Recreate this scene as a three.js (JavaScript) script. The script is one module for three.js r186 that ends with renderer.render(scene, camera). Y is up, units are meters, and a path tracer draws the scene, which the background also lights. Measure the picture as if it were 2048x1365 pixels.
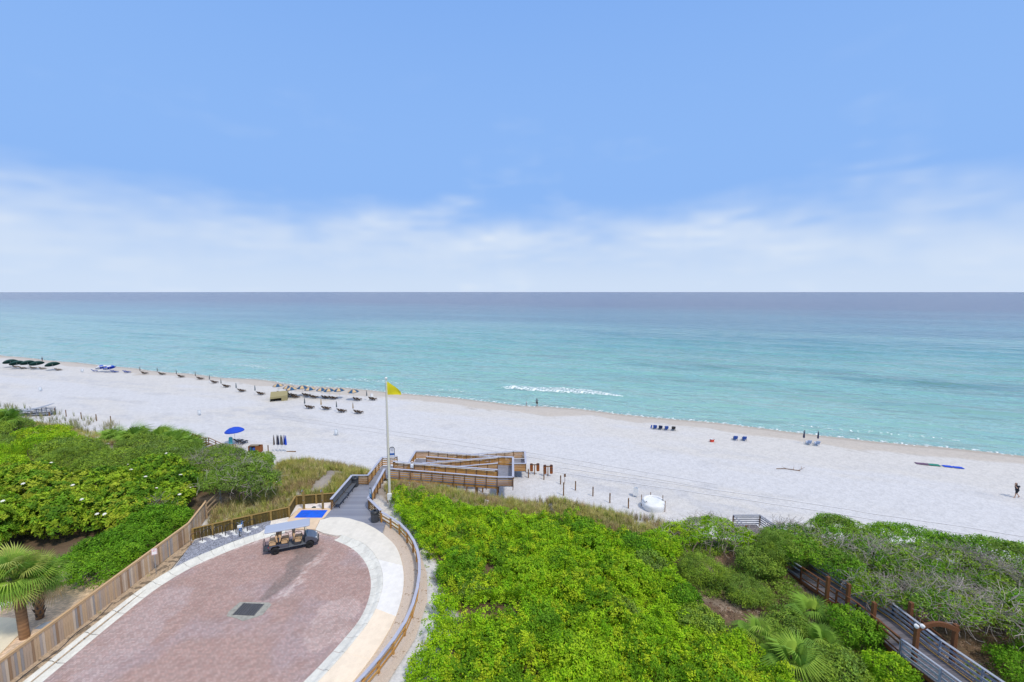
import * as THREE from 'three';
import { MarchingCubes } from 'three/addons/objects/MarchingCubes.js';
import { mergeGeometries } from 'three/addons/utils/BufferGeometryUtils.js';

// ---------------------------------------------------------------- camera, sky, sun, exposure
const scene = new THREE.Scene();
const camera = new THREE.PerspectiveCamera(74.34, 1024 / 682, 0.3, 60000);
camera.position.set(0, 20, 0);
camera.rotation.set(-0.10901, 0, 0);
const renderer = new THREE.WebGLRenderer({ antialias: true });
renderer.toneMapping = THREE.LinearToneMapping;
renderer.toneMappingExposure = 1.0;
renderer.shadowMap.enabled = true;

// seeded random numbers and value noise
let seed = 12345;
const srand = (n) => { seed = n >>> 0; };
function rnd() { seed = (seed + 0x6D2B79F5) >>> 0; let t = seed; t = Math.imul(t ^ (t >>> 15), t | 1); t ^= t + Math.imul(t ^ (t >>> 7), t | 61); return ((t ^ (t >>> 14)) >>> 0) / 4294967296; }
const rr = (a, b) => a + (b - a) * rnd();
const pick = (l) => l[Math.floor(rnd() * l.length) % l.length];
function hash3(x, y, z) { let h = Math.imul(x, 374761393) ^ Math.imul(y, 668265263) ^ Math.imul(z, 2147483647 - 1640531527); h = Math.imul(h ^ (h >>> 13), 1274126177); h ^= h >>> 16; h = Math.imul(h, 0x85ebca6b); h ^= h >>> 13; return (h >>> 0) / 4294967296; }
const sm = (t) => t * t * (3 - 2 * t);
function noise3(x, y, z, px = 0, py = 0) {                              // px, py: periods for textures that tile
  const xi = Math.floor(x), yi = Math.floor(y), zi = Math.floor(z), u = sm(x - xi), v = sm(y - yi), w = sm(z - zi);
  const m = (a, p) => p ? ((a % p) + p) % p : a;
  const h = (i, j, k) => hash3(m(xi + i, px), m(yi + j, py), zi + k);
  const l = (a, b, t) => a + (b - a) * t;
  const lo = l(l(h(0, 0, 0), h(1, 0, 0), u), l(h(0, 1, 0), h(1, 1, 0), u), v);
  if (w === 0) return lo;
  return l(lo, l(l(h(0, 0, 1), h(1, 0, 1), u), l(h(0, 1, 1), h(1, 1, 1), u), v), w);
}
function fbm(x, y, z = 0, oct = 4, px = 0, py = 0) { let s = 0, a = 0.5, n = 0; for (let i = 0; i < oct; i++) { s += a * noise3(x, y, z + i * 17, px, py); n += a; a *= 0.5; x *= 2; y *= 2; px *= 2; py *= 2; } return s / n; }
const clamp = (x, a = 0, b = 1) => Math.min(b, Math.max(a, x));
const lerp = (a, b, t) => a + (b - a) * t;
const step = (a, b, x) => sm(clamp((x - a) / (b - a)));
const lin = (r, g, b) => new THREE.Color().setRGB(r, g, b);
const hex = (h) => new THREE.Color(h);

// the sky: blue above, a thin bank of white cloud and haze low over the sea, all the way round
{
  const W = 2048, H = 1024, d = new Float32Array(W * H * 4).fill(1);
  const top = [0.145, 0.335, 0.82], mid = [0.27, 0.485, 0.915], low = [0.50, 0.67, 0.94], cloud = [0.70, 0.79, 0.92], high = [0.96, 0.95, 0.93], R = Math.PI / 180;
  for (let j = 0; j < H; j++) for (let i = 0; i < W; i++) {
    const el = ((j + 0.5) / H - 0.5) * 180, e = Math.max(el, 0), az = (i + 0.5) / W * 360, k = (j * W + i) * 4;   // first row is the nadir
    let c = 0, tone = 1;
    if (el > -0.3 && el < 34) {
      const cx = Math.cos(az * R), sx = Math.sin(az * R);
      const n1 = fbm(cx * 1.6 + 24.3, sx * 1.6 + 9.4, e * 0.06, 3), n2 = fbm(cx * 5 + 30, sx * 5 + 30, e * 0.42 + 2.2 * noise3(cx * 3 + 3, sx * 3 + 3, e * 0.1), 5), n3 = fbm(cx * 20 + 80, sx * 20 + 80, e * 1.5 + 3 * n2, 2);
      const edge = 9.8 + (n1 - 0.5) * 8 + (n2 - 0.5) * 6 + (n3 - 0.5) * 2.2;               // upper rim of the cloud bank, degrees
      c = 0.9 * step(edge + 2.6, edge - 5.5, e) * (0.28 + 0.75 * n2 + 0.35 * (n3 - 0.5));
      c = clamp(Math.max(c, 0.62 * step(9, 0.3, e)) + 0.12 * step(0.58, 0.85, n2 * 0.8 + n3 * 0.2) * step(27, 15, e), 0, 0.95);
      tone = 0.97 + 0.07 * n2;
    } else if (el <= -0.3) c = 0.9;
    else c = 0.8 * step(34, 56, e);                                    // thin veil of high cloud overhead: it softens the sun
    for (let q = 0; q < 3; q++) {
      const clear = e < 12 ? lerp(low[q], mid[q], sm(e / 12)) : lerp(mid[q], top[q], step(12, 60, e));
      d[k + q] = lerp(clear, lerp(cloud[q] * tone, high[q], step(30, 55, e)), c);
    }
  }
  const sky = new THREE.DataTexture(d, W, H, THREE.RGBAFormat, THREE.FloatType);
  sky.mapping = THREE.EquirectangularReflectionMapping; sky.magFilter = THREE.LinearFilter; sky.minFilter = THREE.LinearFilter; sky.needsUpdate = true;
  scene.background = sky; scene.environment = sky;
}
const sun = new THREE.DirectionalLight(lin(1, 0.93, 0.82), 2.4);
sun.position.set(62, 150, 35); sun.target.position.set(0, 0, -40);
sun.castShadow = true; sun.shadow.radius = 12; sun.shadow.mapSize.set(4096, 4096);
Object.assign(sun.shadow.camera, { left: -150, right: 150, top: 150, bottom: -150, near: 1, far: 500 });
scene.add(sun, sun.target);

// ---------------------------------------------------------------- helpers
function tex(n, fn, { srgb = true, w = n } = {}) {                     // fn(u, v) -> [r, g, b] (0..1) or a grey value
  const d = new Uint8Array(w * n * 4);
  for (let j = 0; j < n; j++) for (let i = 0; i < w; i++) {
    let c = fn(i / w, j / n); if (typeof c === 'number') c = [c, c, c];
    const k = (j * w + i) * 4; d[k] = clamp(c[0]) * 255; d[k + 1] = clamp(c[1]) * 255; d[k + 2] = clamp(c[2]) * 255; d[k + 3] = c.length > 3 ? clamp(c[3]) * 255 : 255;
  }
  const t = new THREE.DataTexture(d, w, n, THREE.RGBAFormat); t.wrapS = t.wrapT = THREE.RepeatWrapping;
  t.magFilter = THREE.LinearFilter; t.minFilter = THREE.LinearMipmapLinearFilter; t.generateMipmaps = true; if (srgb) t.colorSpace = THREE.SRGBColorSpace; t.needsUpdate = true; return t;
}
const std = (o) => new THREE.MeshStandardMaterial({ roughness: 0.85, side: THREE.DoubleSide, ...o });
function mesh(name, geo, mat, parent = scene) { const m = new THREE.Mesh(geo, mat); m.name = name; m.castShadow = m.receiveShadow = true; parent.add(m); return m; }
function structure(name, geo, mat) { const m = mesh(name, geo, mat); m.userData.kind = 'structure'; return m; }

// ---------------------------------------------------------------- coast: a runs along the shore, s runs out to sea
const TX = 0.930, TZ = 0.368;
const toA = (x, z) => x * TX + z * TZ, toS = (x, z) => x * TZ - z * TX;
const fromAS = (a, s) => [a * TX + s * TZ, a * TZ - s * TX];
const SEA = -5.05;
const shoreOf = (a) => 90.2 + 2.6 * Math.exp(-(((a + 30) / 60) ** 2)) + 1.1 * (fbm(a * 0.06 + 40, 3, 0, 3) - 0.5) * 2 + 0.5 * Math.sin(a * 0.21) ;
function landHeight(x, z) {
  const a = toA(x, z), s = toS(x, z), toe = 47.3 + 2.4 * (fbm(a * 0.09, 7, 0, 3) - 0.5);
  const n = fbm(x * 0.13 + 50, z * 0.13 + 50, 0, 4) - 0.5, n2 = fbm(x * 0.7 + 20, z * 0.7 + 70, 0, 3) - 0.5;
  const flat = step(-5.5, -7.5, x) * step(-30, -27.5, x) ;                               // the road end, walks and pool court lie level
  let up = -0.06;
  up = lerp(up, -0.25 - 1.9 * step(-5, 21, x) + n * 0.9 + n2 * 0.12, step(-7.2, -3.2, x));
  up = lerp(up, -0.10 - 1.0 * step(-44, -72, x) + n * 0.9, step(-29.5, -36, x));
  if (x > -34 && x < -27 && z > -31) up = lerp(up, -0.06, step(-35, -33, x));
  const beach = (q) => -3.55 - 0.75 * clamp((q - toe) / 36) + (q > 30 ? n2 * 0.07 + n * 0.16 : 0);
  const face = step(x < -27 ? 29.5 : x < 4 ? 36.5 : 40.5, toe, s);
  return lerp(up, beach(s), face);
}
function seaBed(a, s) {
  const sh = shoreOf(a), q = s - sh;
  const n = fbm(a * 0.02 + 11, s * 0.05 + 5, 0, 3) - 0.5;
  let h = SEA - 0.055 * q;
  if (q > 6) h = SEA - 0.33 - 0.020 * (q - 6) + 0.35 * Math.exp(-(((q - 26 - 8 * n) / 9) ** 2)) + n * 0.5 * step(6, 30, q);
  if (q > 60) h = SEA - 1.41 - 0.0125 * (q - 60) + n * 0.9;
  if (q > 700) h = SEA - 9.4 - 0.012 * (q - 700);
  return Math.max(h, -60);
}
function ground(x, z) {
  const a = toA(x, z), s = toS(x, z), sh = shoreOf(a);
  if (s < sh - 9) return landHeight(x, z);
  const l = landHeight(x, z), w = seaBed(a, s);
  return s > sh ? w : lerp(l, w, step(sh - 9, sh - 0.5, s)) ;
}
function waveAt(a, s) {
  const q = s - shoreOf(a); if (q > 260) return SEA;
  const k = step(-1, 14, q) * step(260, 120, q);
  const w1 = Math.pow(0.5 + 0.5 * Math.sin(q * 0.36 + 5 * fbm(a * 0.016, s * 0.012, 2, 2)), 5) * fbm(a * 0.035 + 7, s * 0.09, 8, 3);
  return SEA + k * (0.75 * w1 + 0.10 * (fbm(a * 0.12, s * 0.5, 4, 3) - 0.5));
}
const inside2 = (poly, x, z) => { let c = false; for (let i = 0, j = poly.length - 1; i < poly.length; j = i++) { const [xi, zi] = poly[i], [xj, zj] = poly[j]; if ((zi > z) !== (zj > z) && x < (xj - xi) * (z - zi) / (zj - zi) + xi) c = !c; } return c; };
const LITTER = [[[-11, -42], [-3, -40.3], [3, -40.4], [12, -38.5], [18, -40.2], [21.2, -39.2], [25.5, -40.2], [34, -39], [48, -33], [60, -20], [60, 6], [-4, 6], [-3.8, -21], [-3.2, -24.5], [-3.8, -27.2], [-5, -30.6], [-6.4, -33], [-8.6, -36.6], [-10.2, -39.2]], [[-27.3, -4], [-27.3, -37.5], [-24.5, -42], [-25, -46], [-28, -52], [-33, -58], [-44, -61], [-58, -62], [-72, -67], [-90, -74.5], [-130, -88], [-130, -4]]];
const DUNE = [[-13, -46.8], [3, -46.6], [12, -43.8], [18, -40.6], [12, -38], [2, -40.2], [-12, -42.4], [-16.9, -41.5], [-27, -38.2], [-31, -57.5], [-24, -55.6], [-16, -52.6]];
function thicket(x, z) { const w = 0.9 * (fbm(x * 0.6, z * 0.6, 2, 3) - 0.5) * 2; for (const p of LITTER) if (inside2(p, x + w, z + w)) return 1; return inside2(DUNE, x + w, z + w) ? 0.62 * step(0.36, 0.5, fbm(x * 0.45, z * 0.45, 5, 3)) : 0; }
function axis(list) { const r = []; for (let i = 0; i < list.length; i++) { const [from, to, d0, d1] = list[i]; let x = from; while (x < to - 1e-6) { r.push(x); x += lerp(d0, d1, (x - from) / (to - from)); } } r.push(list[list.length - 1][1]); return r; }
function sheet(as, ss, fy, fc, uvs) {
  const na = as.length, ns = ss.length, p = new Float32Array(na * ns * 3), uv = new Float32Array(na * ns * 2), c = fc && new Float32Array(na * ns * 3), ix = [];
  for (let j = 0; j < ns; j++) for (let i = 0; i < na; i++) {
    const k = j * na + i, [x, z] = fromAS(as[i], ss[j]); p[k * 3] = x; p[k * 3 + 1] = fy(x, z, as[i], ss[j]); p[k * 3 + 2] = z; uv[k * 2] = as[i] / uvs; uv[k * 2 + 1] = ss[j] / uvs;
    if (fc) { const q = fc(x, z, as[i], ss[j], p[k * 3 + 1]); c[k * 3] = q[0]; c[k * 3 + 1] = q[1]; c[k * 3 + 2] = q[2]; }
    if (i < na - 1 && j < ns - 1) ix.push(k, k + 1, k + na, k + 1, k + na + 1, k + na);
  }
  const g = new THREE.BufferGeometry(); g.setAttribute('position', new THREE.BufferAttribute(p, 3)); g.setAttribute('uv', new THREE.BufferAttribute(uv, 2)); if (c) g.setAttribute('color', new THREE.BufferAttribute(c, 3));
  g.setIndex(ix); g.computeVertexNormals(); return g;
}
{
  const as = axis([[-30000, -1500, 9000, 300], [-1500, -260, 200, 8], [-260, -110, 4, 1.4], [-110, 80, 0.8, 0.8], [80, 160, 1.5, 8], [160, 1500, 12, 300], [1500, 30000, 500, 9000]]);
  const ss = axis([[-60, 0, 6, 2], [0, 24, 1, 0.6], [24, 100, 0.55, 0.55], [100, 200, 1, 5], [200, 1500, 10, 120], [1500, 40000, 300, 9000]]);
  const white = [0.67, 0.66, 0.665], warm = [0.68, 0.65, 0.615], wet = [0.46, 0.40, 0.335], litter = [0.16, 0.105, 0.06];
  const mix = (p, q, t) => [lerp(p[0], q[0], t), lerp(p[1], q[1], t), lerp(p[2], q[2], t)];
  const col = (x, z, a, s, y) => {
    const sh = shoreOf(a), n = fbm(a * 0.05, s * 0.16, 3, 4), n2 = fbm(a * 0.33, s * 0.7, 9, 3);
    let c = mix(white, warm, step(0.42, 0.7, n + 0.25 * step(66, 80, s)));
    c = mix(c, [0.565, 0.56, 0.575], 0.85 * step(0.52, 0.72, n2 * 0.5 + n * 0.5) * step(46, 52, s) * step(80, 66, s));
    const w = sh - 7.5 + 3.2 * (fbm(a * 0.12 + 3, 5, 0, 3) - 0.5) * 2;
    c = mix(c, [0.60, 0.535, 0.465], step(w - 1.2, w, s));
    c = mix(c, [0.50, 0.46, 0.41], 0.8 * step(0.62, 0.72, fbm(a * 0.8, s * 1.7, 4, 3)) * step(1.6, 0.3, Math.abs(s - w + 1)));
    c = mix(c, wet, step(sh - 2.6, sh - 1.2, s) * step(sh + 3, sh + 0.5, s) * 0.8);
    const th = thicket(x, z); if (th > 0) c = mix(c, litter, clamp(th * (0.75 + 0.6 * n2)));
    if (s > sh + 14) { const g = fbm(a * 0.009 + 3, s * 0.055 + 1, 2, 5); c = mix(c, [0.28, 0.30, 0.26], 0.75 * step(0.56, 0.68, g) * step(sh + 14, sh + 40, s) * step(sh + 330, sh + 90, s)); }
    return c;
  };
  const grain = tex(512, (u, v) => { const a = fbm(u * 90, v * 90, 0, 3, 90, 90), b = fbm(u * 24, v * 24, 5, 3, 24, 24), k = 0.95 + 0.15 * (a - 0.5) + 0.10 * (b - 0.5); return [k, k, k * 0.998]; });
  const prints = tex(512, (u, v) => { const a = fbm(u * 48, v * 48, 1, 3, 48, 48), b = fbm(u * 14, v * 14, 4, 3, 14, 14); return 0.6 * step(0.35, 0.6, a) + 0.4 * b; }, { srgb: false });
  const bed = structure('sand_ground', sheet(as, ss, (x, z) => ground(x, z), col, 9), std({ vertexColors: true, map: grain, bumpMap: prints, bumpScale: 0.02, roughness: 0.95 }));

  const wa = axis([[-45000, -1500, 9000, 300], [-1500, -260, 150, 8], [-260, -90, 4, 1], [-90, 90, 0.8, 0.8], [90, 260, 1, 6], [260, 1500, 8, 200], [1500, 45000, 500, 9000]]);
  const ws = axis([[86, 150, 0.35, 0.5], [150, 260, 0.5, 2], [260, 1500, 3, 60], [1500, 48000, 100, 9000]]);
  const wave = (x, z, a, s) => waveAt(a, s);
  const nm = (n, per, amp, fx, fy, z0) => { const h = (u, v) => fbm(u * fx, v * fy, z0, 4, fx, fy), e = 1 / n; return tex(n, (u, v) => { const dx = (h(u + e, v) - h(u - e, v)) / (2 * e * per) * amp, dy = (h(u, v + e) - h(u, v - e)) / (2 * e * per) * amp, l = Math.hypot(dx, dy, 1); return [0.5 - 0.5 * dx / l, 0.5 - 0.5 * dy / l, 0.5 + 0.5 / l]; }, { srgb: false }); };
  const swell = nm(512, 70, 1.6, 10, 22, 3);
  const ripple = tex(512, (u, v) => fbm(u * 20, v * 46, 6, 4, 20, 46), { srgb: false }); ripple.repeat.set(3.7, 3.7);
  const water = new THREE.MeshPhysicalMaterial({ vertexColors: true, color: lin(1, 1, 1), roughness: 0.14, ior: 1.33, specularIntensity: 0.7, transmission: 0.66, thickness: 2, attenuationColor: lin(0.84, 0.975, 0.98), attenuationDistance: 1, normalMap: swell, bumpMap: ripple, bumpScale: 0.05 });
  // vertex tint: milky turquoise by the beach, dark blue offshore, darker drawn-out streaks
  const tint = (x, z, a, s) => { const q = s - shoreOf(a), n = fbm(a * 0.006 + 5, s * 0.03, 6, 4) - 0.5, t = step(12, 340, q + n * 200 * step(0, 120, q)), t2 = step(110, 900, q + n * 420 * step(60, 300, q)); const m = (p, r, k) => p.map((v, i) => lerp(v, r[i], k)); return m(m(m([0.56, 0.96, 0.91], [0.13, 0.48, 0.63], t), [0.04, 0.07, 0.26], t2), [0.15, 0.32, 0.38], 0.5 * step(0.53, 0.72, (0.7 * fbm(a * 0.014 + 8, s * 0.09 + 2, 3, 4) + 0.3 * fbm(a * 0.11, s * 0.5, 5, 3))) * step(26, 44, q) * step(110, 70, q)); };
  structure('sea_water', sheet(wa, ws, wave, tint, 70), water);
}

{ // tyre tracks pressed along the upper beach
  const m = std({ color: lin(0.65, 0.64, 0.645), roughness: 1 });
  const lane = (a0, a1, s0, s1, bend) => { const gs = []; for (const off of [0, 1.7]) { const p = [], ix = [], n = 90; for (let i = 0; i <= n; i++) { const t = i / n, a = lerp(a0, a1, t), s = lerp(s0, s1, t) + bend * Math.sin(t * 3.1) + off + 0.15 * (fbm(a * 0.3, off, 4, 2) - 0.5); for (const w of [-0.11, 0, 0.11]) { const [x, z] = fromAS(a, s + w); p.push(x, ground(x, z) + (w ? 0.03 : 0.012), z); } if (i < n) for (const k of [0, 1]) { const q = i * 3 + k; ix.push(q, q + 3, q + 1, q + 1, q + 3, q + 4); } } const g = new THREE.BufferGeometry(); g.setAttribute('position', new THREE.Float32BufferAttribute(p, 3)); g.setIndex(ix); g.computeVertexNormals(); gs.push(g); } return mergeGeometries(gs); };
  structure('tyre_tracks', mergeGeometries([lane(-16, 62, 55.5, 54.0, 0.8), lane(-75, 4, 61, 57.5, 1.2)]), m);
}
// ---------------------------------------------------------------- builders
const taken = new Map();
function numbered(n) { const k = taken.get(n) || 0; taken.set(n, k + 1); return k ? `${n}_${String(k).padStart(3, '0')}` : n; }
function tag(o, label, category, group) { o.userData.label = label; o.userData.category = category; if (group) o.userData.group = group; return o; }
function thing(name, label, category, [x, y, z] = [0, 0, 0], turn = 0, group) {
  const o = new THREE.Group(); o.name = numbered(name); o.position.set(x, y, z); o.rotation.y = turn; scene.add(o); return tag(o, label, category, group);
}
function copyOf(src, [x, y, z], turn = 0, label, group) {
  const o = src.clone(); o.name = numbered(src.name.replace(/_\d{3}$/, '')); o.userData = { ...src.userData }; if (label) o.userData.label = label; if (group) o.userData.group = group;
  o.position.set(x, y, z); o.rotation.set(0, turn, 0); scene.add(o); return o;
}
function whole(name, geo, mat, label, category, group) { const m = mesh(numbered(name), geo, mat); return tag(m, label, category, group); }
const UNIT = new THREE.BoxGeometry(1, 1, 1);
const V = (x, y, z) => new THREE.Vector3(x, y, z), va = (p) => Array.isArray(p) ? V(...p) : p;
function beam(name, parent, mat, A, B, w, h, roll = 0) {               // a squared timber from A to B, w across and h high
  A = va(A); B = va(B);
  const X = B.clone().sub(A), L = X.length(); X.normalize();
  let Z = Math.abs(X.y) > 0.999 ? V(Math.sin(roll), 0, Math.cos(roll)) : X.clone().cross(V(0, 1, 0)).normalize();
  let Y = Z.clone().cross(X);
  if (roll && Math.abs(X.y) <= 0.999) { const q = new THREE.Quaternion().setFromAxisAngle(X, roll); Y.applyQuaternion(q); Z.applyQuaternion(q); }
  const m = mesh(name, UNIT, mat, parent); m.position.copy(A).add(B).multiplyScalar(0.5); m.quaternion.setFromRotationMatrix(new THREE.Matrix4().makeBasis(X, Y, Z)); m.scale.set(L, h, w); return m;
}
const block = (name, parent, mat, c, s, ry = 0) => { const m = mesh(name, UNIT, mat, parent); m.position.set(...c); m.scale.set(...s); m.rotation.y = ry; return m; };
function tubeGeo(pts, r, seg = 12, sides = 6, closed = false) { return new THREE.TubeGeometry(new THREE.CatmullRomCurve3(pts.map(va), closed, 'catmullrom', 0.5), seg, r, sides, closed); }
const tube = (name, parent, mat, pts, r, seg, sides, closed) => mesh(name, tubeGeo(pts, r, seg, sides, closed), mat, parent);
function taper(A, B, r0, r1, sides = 7) { A = va(A); B = va(B); const d = B.clone().sub(A), L = d.length(); const g = new THREE.CylinderGeometry(r1, r0, L, sides, 1, false); g.translate(0, L / 2, 0); g.applyQuaternion(new THREE.Quaternion().setFromUnitVectors(V(0, 1, 0), d.normalize())); g.translate(A.x, A.y, A.z); return g; }
function flat(poly, y, uvs = 1, hole) {                                // a level sheet from [x, z] corners, uv in metres
  const sh = new THREE.Shape(poly.map(([x, z]) => new THREE.Vector2(x, -z))); if (hole) sh.holes.push(new THREE.Path(hole.map(([x, z]) => new THREE.Vector2(x, -z))));
  const g = new THREE.ShapeGeometry(sh), p = g.attributes.position, uv = g.attributes.uv;
  for (let i = 0; i < p.count; i++) { const x = p.getX(i), q = p.getY(i); p.setXYZ(i, x, y, -q); uv.setXY(i, x / uvs, -q / uvs); }
  g.computeVertexNormals(); return g;
}
function slab(poly, y0, y1, uvs = 1, bevel = 0.012) {                  // a thick plate from [x, z] corners
  const sh = new THREE.Shape(poly.map(([x, z]) => new THREE.Vector2(x, -z)));
  const g = new THREE.ExtrudeGeometry(sh, { depth: y1 - y0 - bevel, bevelEnabled: true, bevelThickness: bevel, bevelSize: bevel, bevelOffset: -bevel, bevelSegments: 1, curveSegments: 1 });
  g.rotateX(-Math.PI / 2); g.translate(0, y0, 0); const uv = g.attributes.uv, p = g.attributes.position; for (let i = 0; i < p.count; i++) uv.setXY(i, p.getX(i) / uvs, p.getZ(i) / uvs); return g;
}
const curve2 = (pts, n) => new THREE.CatmullRomCurve3(pts.map(([x, z]) => V(x, 0, z)), false, 'centripetal').getPoints(n).map((p) => [p.x, p.z]);

// ---------------------------------------------------------------- surface materials
const speck = (r, g, b, amp, coarse, f = 60) => tex(256, (u, v) => { const k = 1 + amp * (fbm(u * f, v * f, 2, 3, f, f) - 0.5) * 2 + coarse * (fbm(u * 6, v * 6, 8, 3, 6, 6) - 0.5) * 2; return [r * k, g * k, b * k]; });
function woodTex(c0, c1, n = 256) { return tex(n, (u, v) => { const g = fbm(u * 5, v * 46, 1, 3, 5, 46), k = fbm(u * 3, v * 9, 6, 3, 3, 9), t = clamp(g * 0.75 + k * 0.5 - 0.12); return [0, 1, 2].map((i) => lerp(c0[i], c1[i], t)); }); }
const woodBump = tex(256, (u, v) => fbm(u * 4, v * 50, 1, 3, 4, 50), { srgb: false });
const tones = (list, o = {}) => list.map(([a, b]) => std({ map: woodTex(a, b), bumpMap: woodBump, bumpScale: 0.004, roughness: 0.85, ...o }));
const M = {
  fence: tones([[[0.60, 0.51, 0.43], [0.86, 0.76, 0.65]], [[0.58, 0.53, 0.49], [0.80, 0.75, 0.70]], [[0.64, 0.53, 0.41], [0.92, 0.79, 0.63]], [[0.52, 0.49, 0.47], [0.71, 0.68, 0.65]], [[0.70, 0.62, 0.53], [0.94, 0.86, 0.76]], [[0.50, 0.40, 0.30], [0.74, 0.60, 0.46]]]),
  fenceTop: tones([[[0.70, 0.56, 0.40], [0.90, 0.77, 0.59]]])[0],
  gold: tones([[[0.64, 0.44, 0.20], [0.90, 0.68, 0.38]], [[0.58, 0.41, 0.20], [0.83, 0.62, 0.35]], [[0.68, 0.49, 0.25], [0.94, 0.75, 0.46]]]),
  post: tones([[[0.35, 0.24, 0.14], [0.63, 0.47, 0.28]]])[0],
  cap: tones([[[0.59, 0.60, 0.66], [0.81, 0.82, 0.88]]], { roughness: 0.7 })[0],
  plank: tones([[[0.47, 0.48, 0.53], [0.61, 0.63, 0.68]], [[0.44, 0.45, 0.50], [0.59, 0.60, 0.65]], [[0.50, 0.51, 0.56], [0.65, 0.66, 0.70]]], { roughness: 0.6 }),
  olive: tones([[[0.28, 0.22, 0.08], [0.53, 0.44, 0.20]], [[0.25, 0.21, 0.09], [0.46, 0.39, 0.18]]]),
  oliveCap: tones([[[0.46, 0.37, 0.18], [0.72, 0.60, 0.35]]])[0],
  weather: tones([[[0.49, 0.51, 0.56], [0.77, 0.80, 0.84]], [[0.42, 0.43, 0.47], [0.68, 0.70, 0.75]]]),
  brown: tones([[[0.30, 0.17, 0.08], [0.57, 0.37, 0.20]]])[0],
  oldPlank: tones([[[0.34, 0.32, 0.35], [0.55, 0.53, 0.55]], [[0.30, 0.29, 0.31], [0.49, 0.48, 0.50]]]),
  concrete: std({ map: speck(0.80, 0.78, 0.74, 0.07, 0.06), roughness: 0.9 }),
  kerb: std({ map: speck(0.84, 0.83, 0.79, 0.06, 0.09), roughness: 0.9 }),
  white: std({ color: lin(0.78, 0.78, 0.76), roughness: 0.5 }), steel: std({ color: lin(0.42, 0.43, 0.45), metalness: 0.8, roughness: 0.4 }),
  black: std({ color: lin(0.018, 0.019, 0.022), roughness: 0.5 }), rubber: std({ color: lin(0.012, 0.012, 0.013), roughness: 0.8 }),
  dark: std({ color: lin(0.05, 0.052, 0.06), roughness: 0.55 }),
};

// ---------------------------------------------------------------- the road end: pavers, kerb, walk, court
const KI_L = [[-24.3, -2], [-24.25, -14], [-24.22, -21.1], [-24.24, -25.6], [-24.05, -28.7], [-23.35, -30.9], [-22.37, -32.4], [-21.44, -33.56], [-20.32, -34.68], [-18.9, -35.45]];
const KO_L = [[-25.2, -2], [-25.15, -14], [-25.12, -21.1], [-25.14, -25.7], [-24.95, -28.95], [-24.25, -31.3], [-23.15, -33.05], [-22.05, -34.4], [-20.9, -35.4], [-19.2, -36.2]];
const KI_R = [[-14.42, -34.49], [-12.5, -33.25], [-10.8, -31.3], [-9.75, -29.1], [-9.38, -27.4], [-9.36, -25.6], [-9.87, -23.58], [-10.77, -21.1], [-13.0, -16.5], [-16.5, -10.5], [-18, -2]];
const KO_R = [[-13.95, -35.05], [-11.75, -33.75], [-10.05, -31.67], [-9.02, -29.45], [-8.66, -27.6], [-8.64, -25.6], [-9.14, -23.4], [-10.05, -20.8], [-12.25, -16.2], [-15.8, -10.2], [-17.2, -2]];
const SW_O = [[-10.62, -35.21], [-9.15, -33.4], [-8.0, -30.9], [-7.40, -28.7], [-7.18, -26.8], [-7.22, -25.0], [-7.6, -22.9], [-8.31, -20.7], [-10.4, -16.0], [-13.9, -9.9], [-15.2, -2]];
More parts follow.
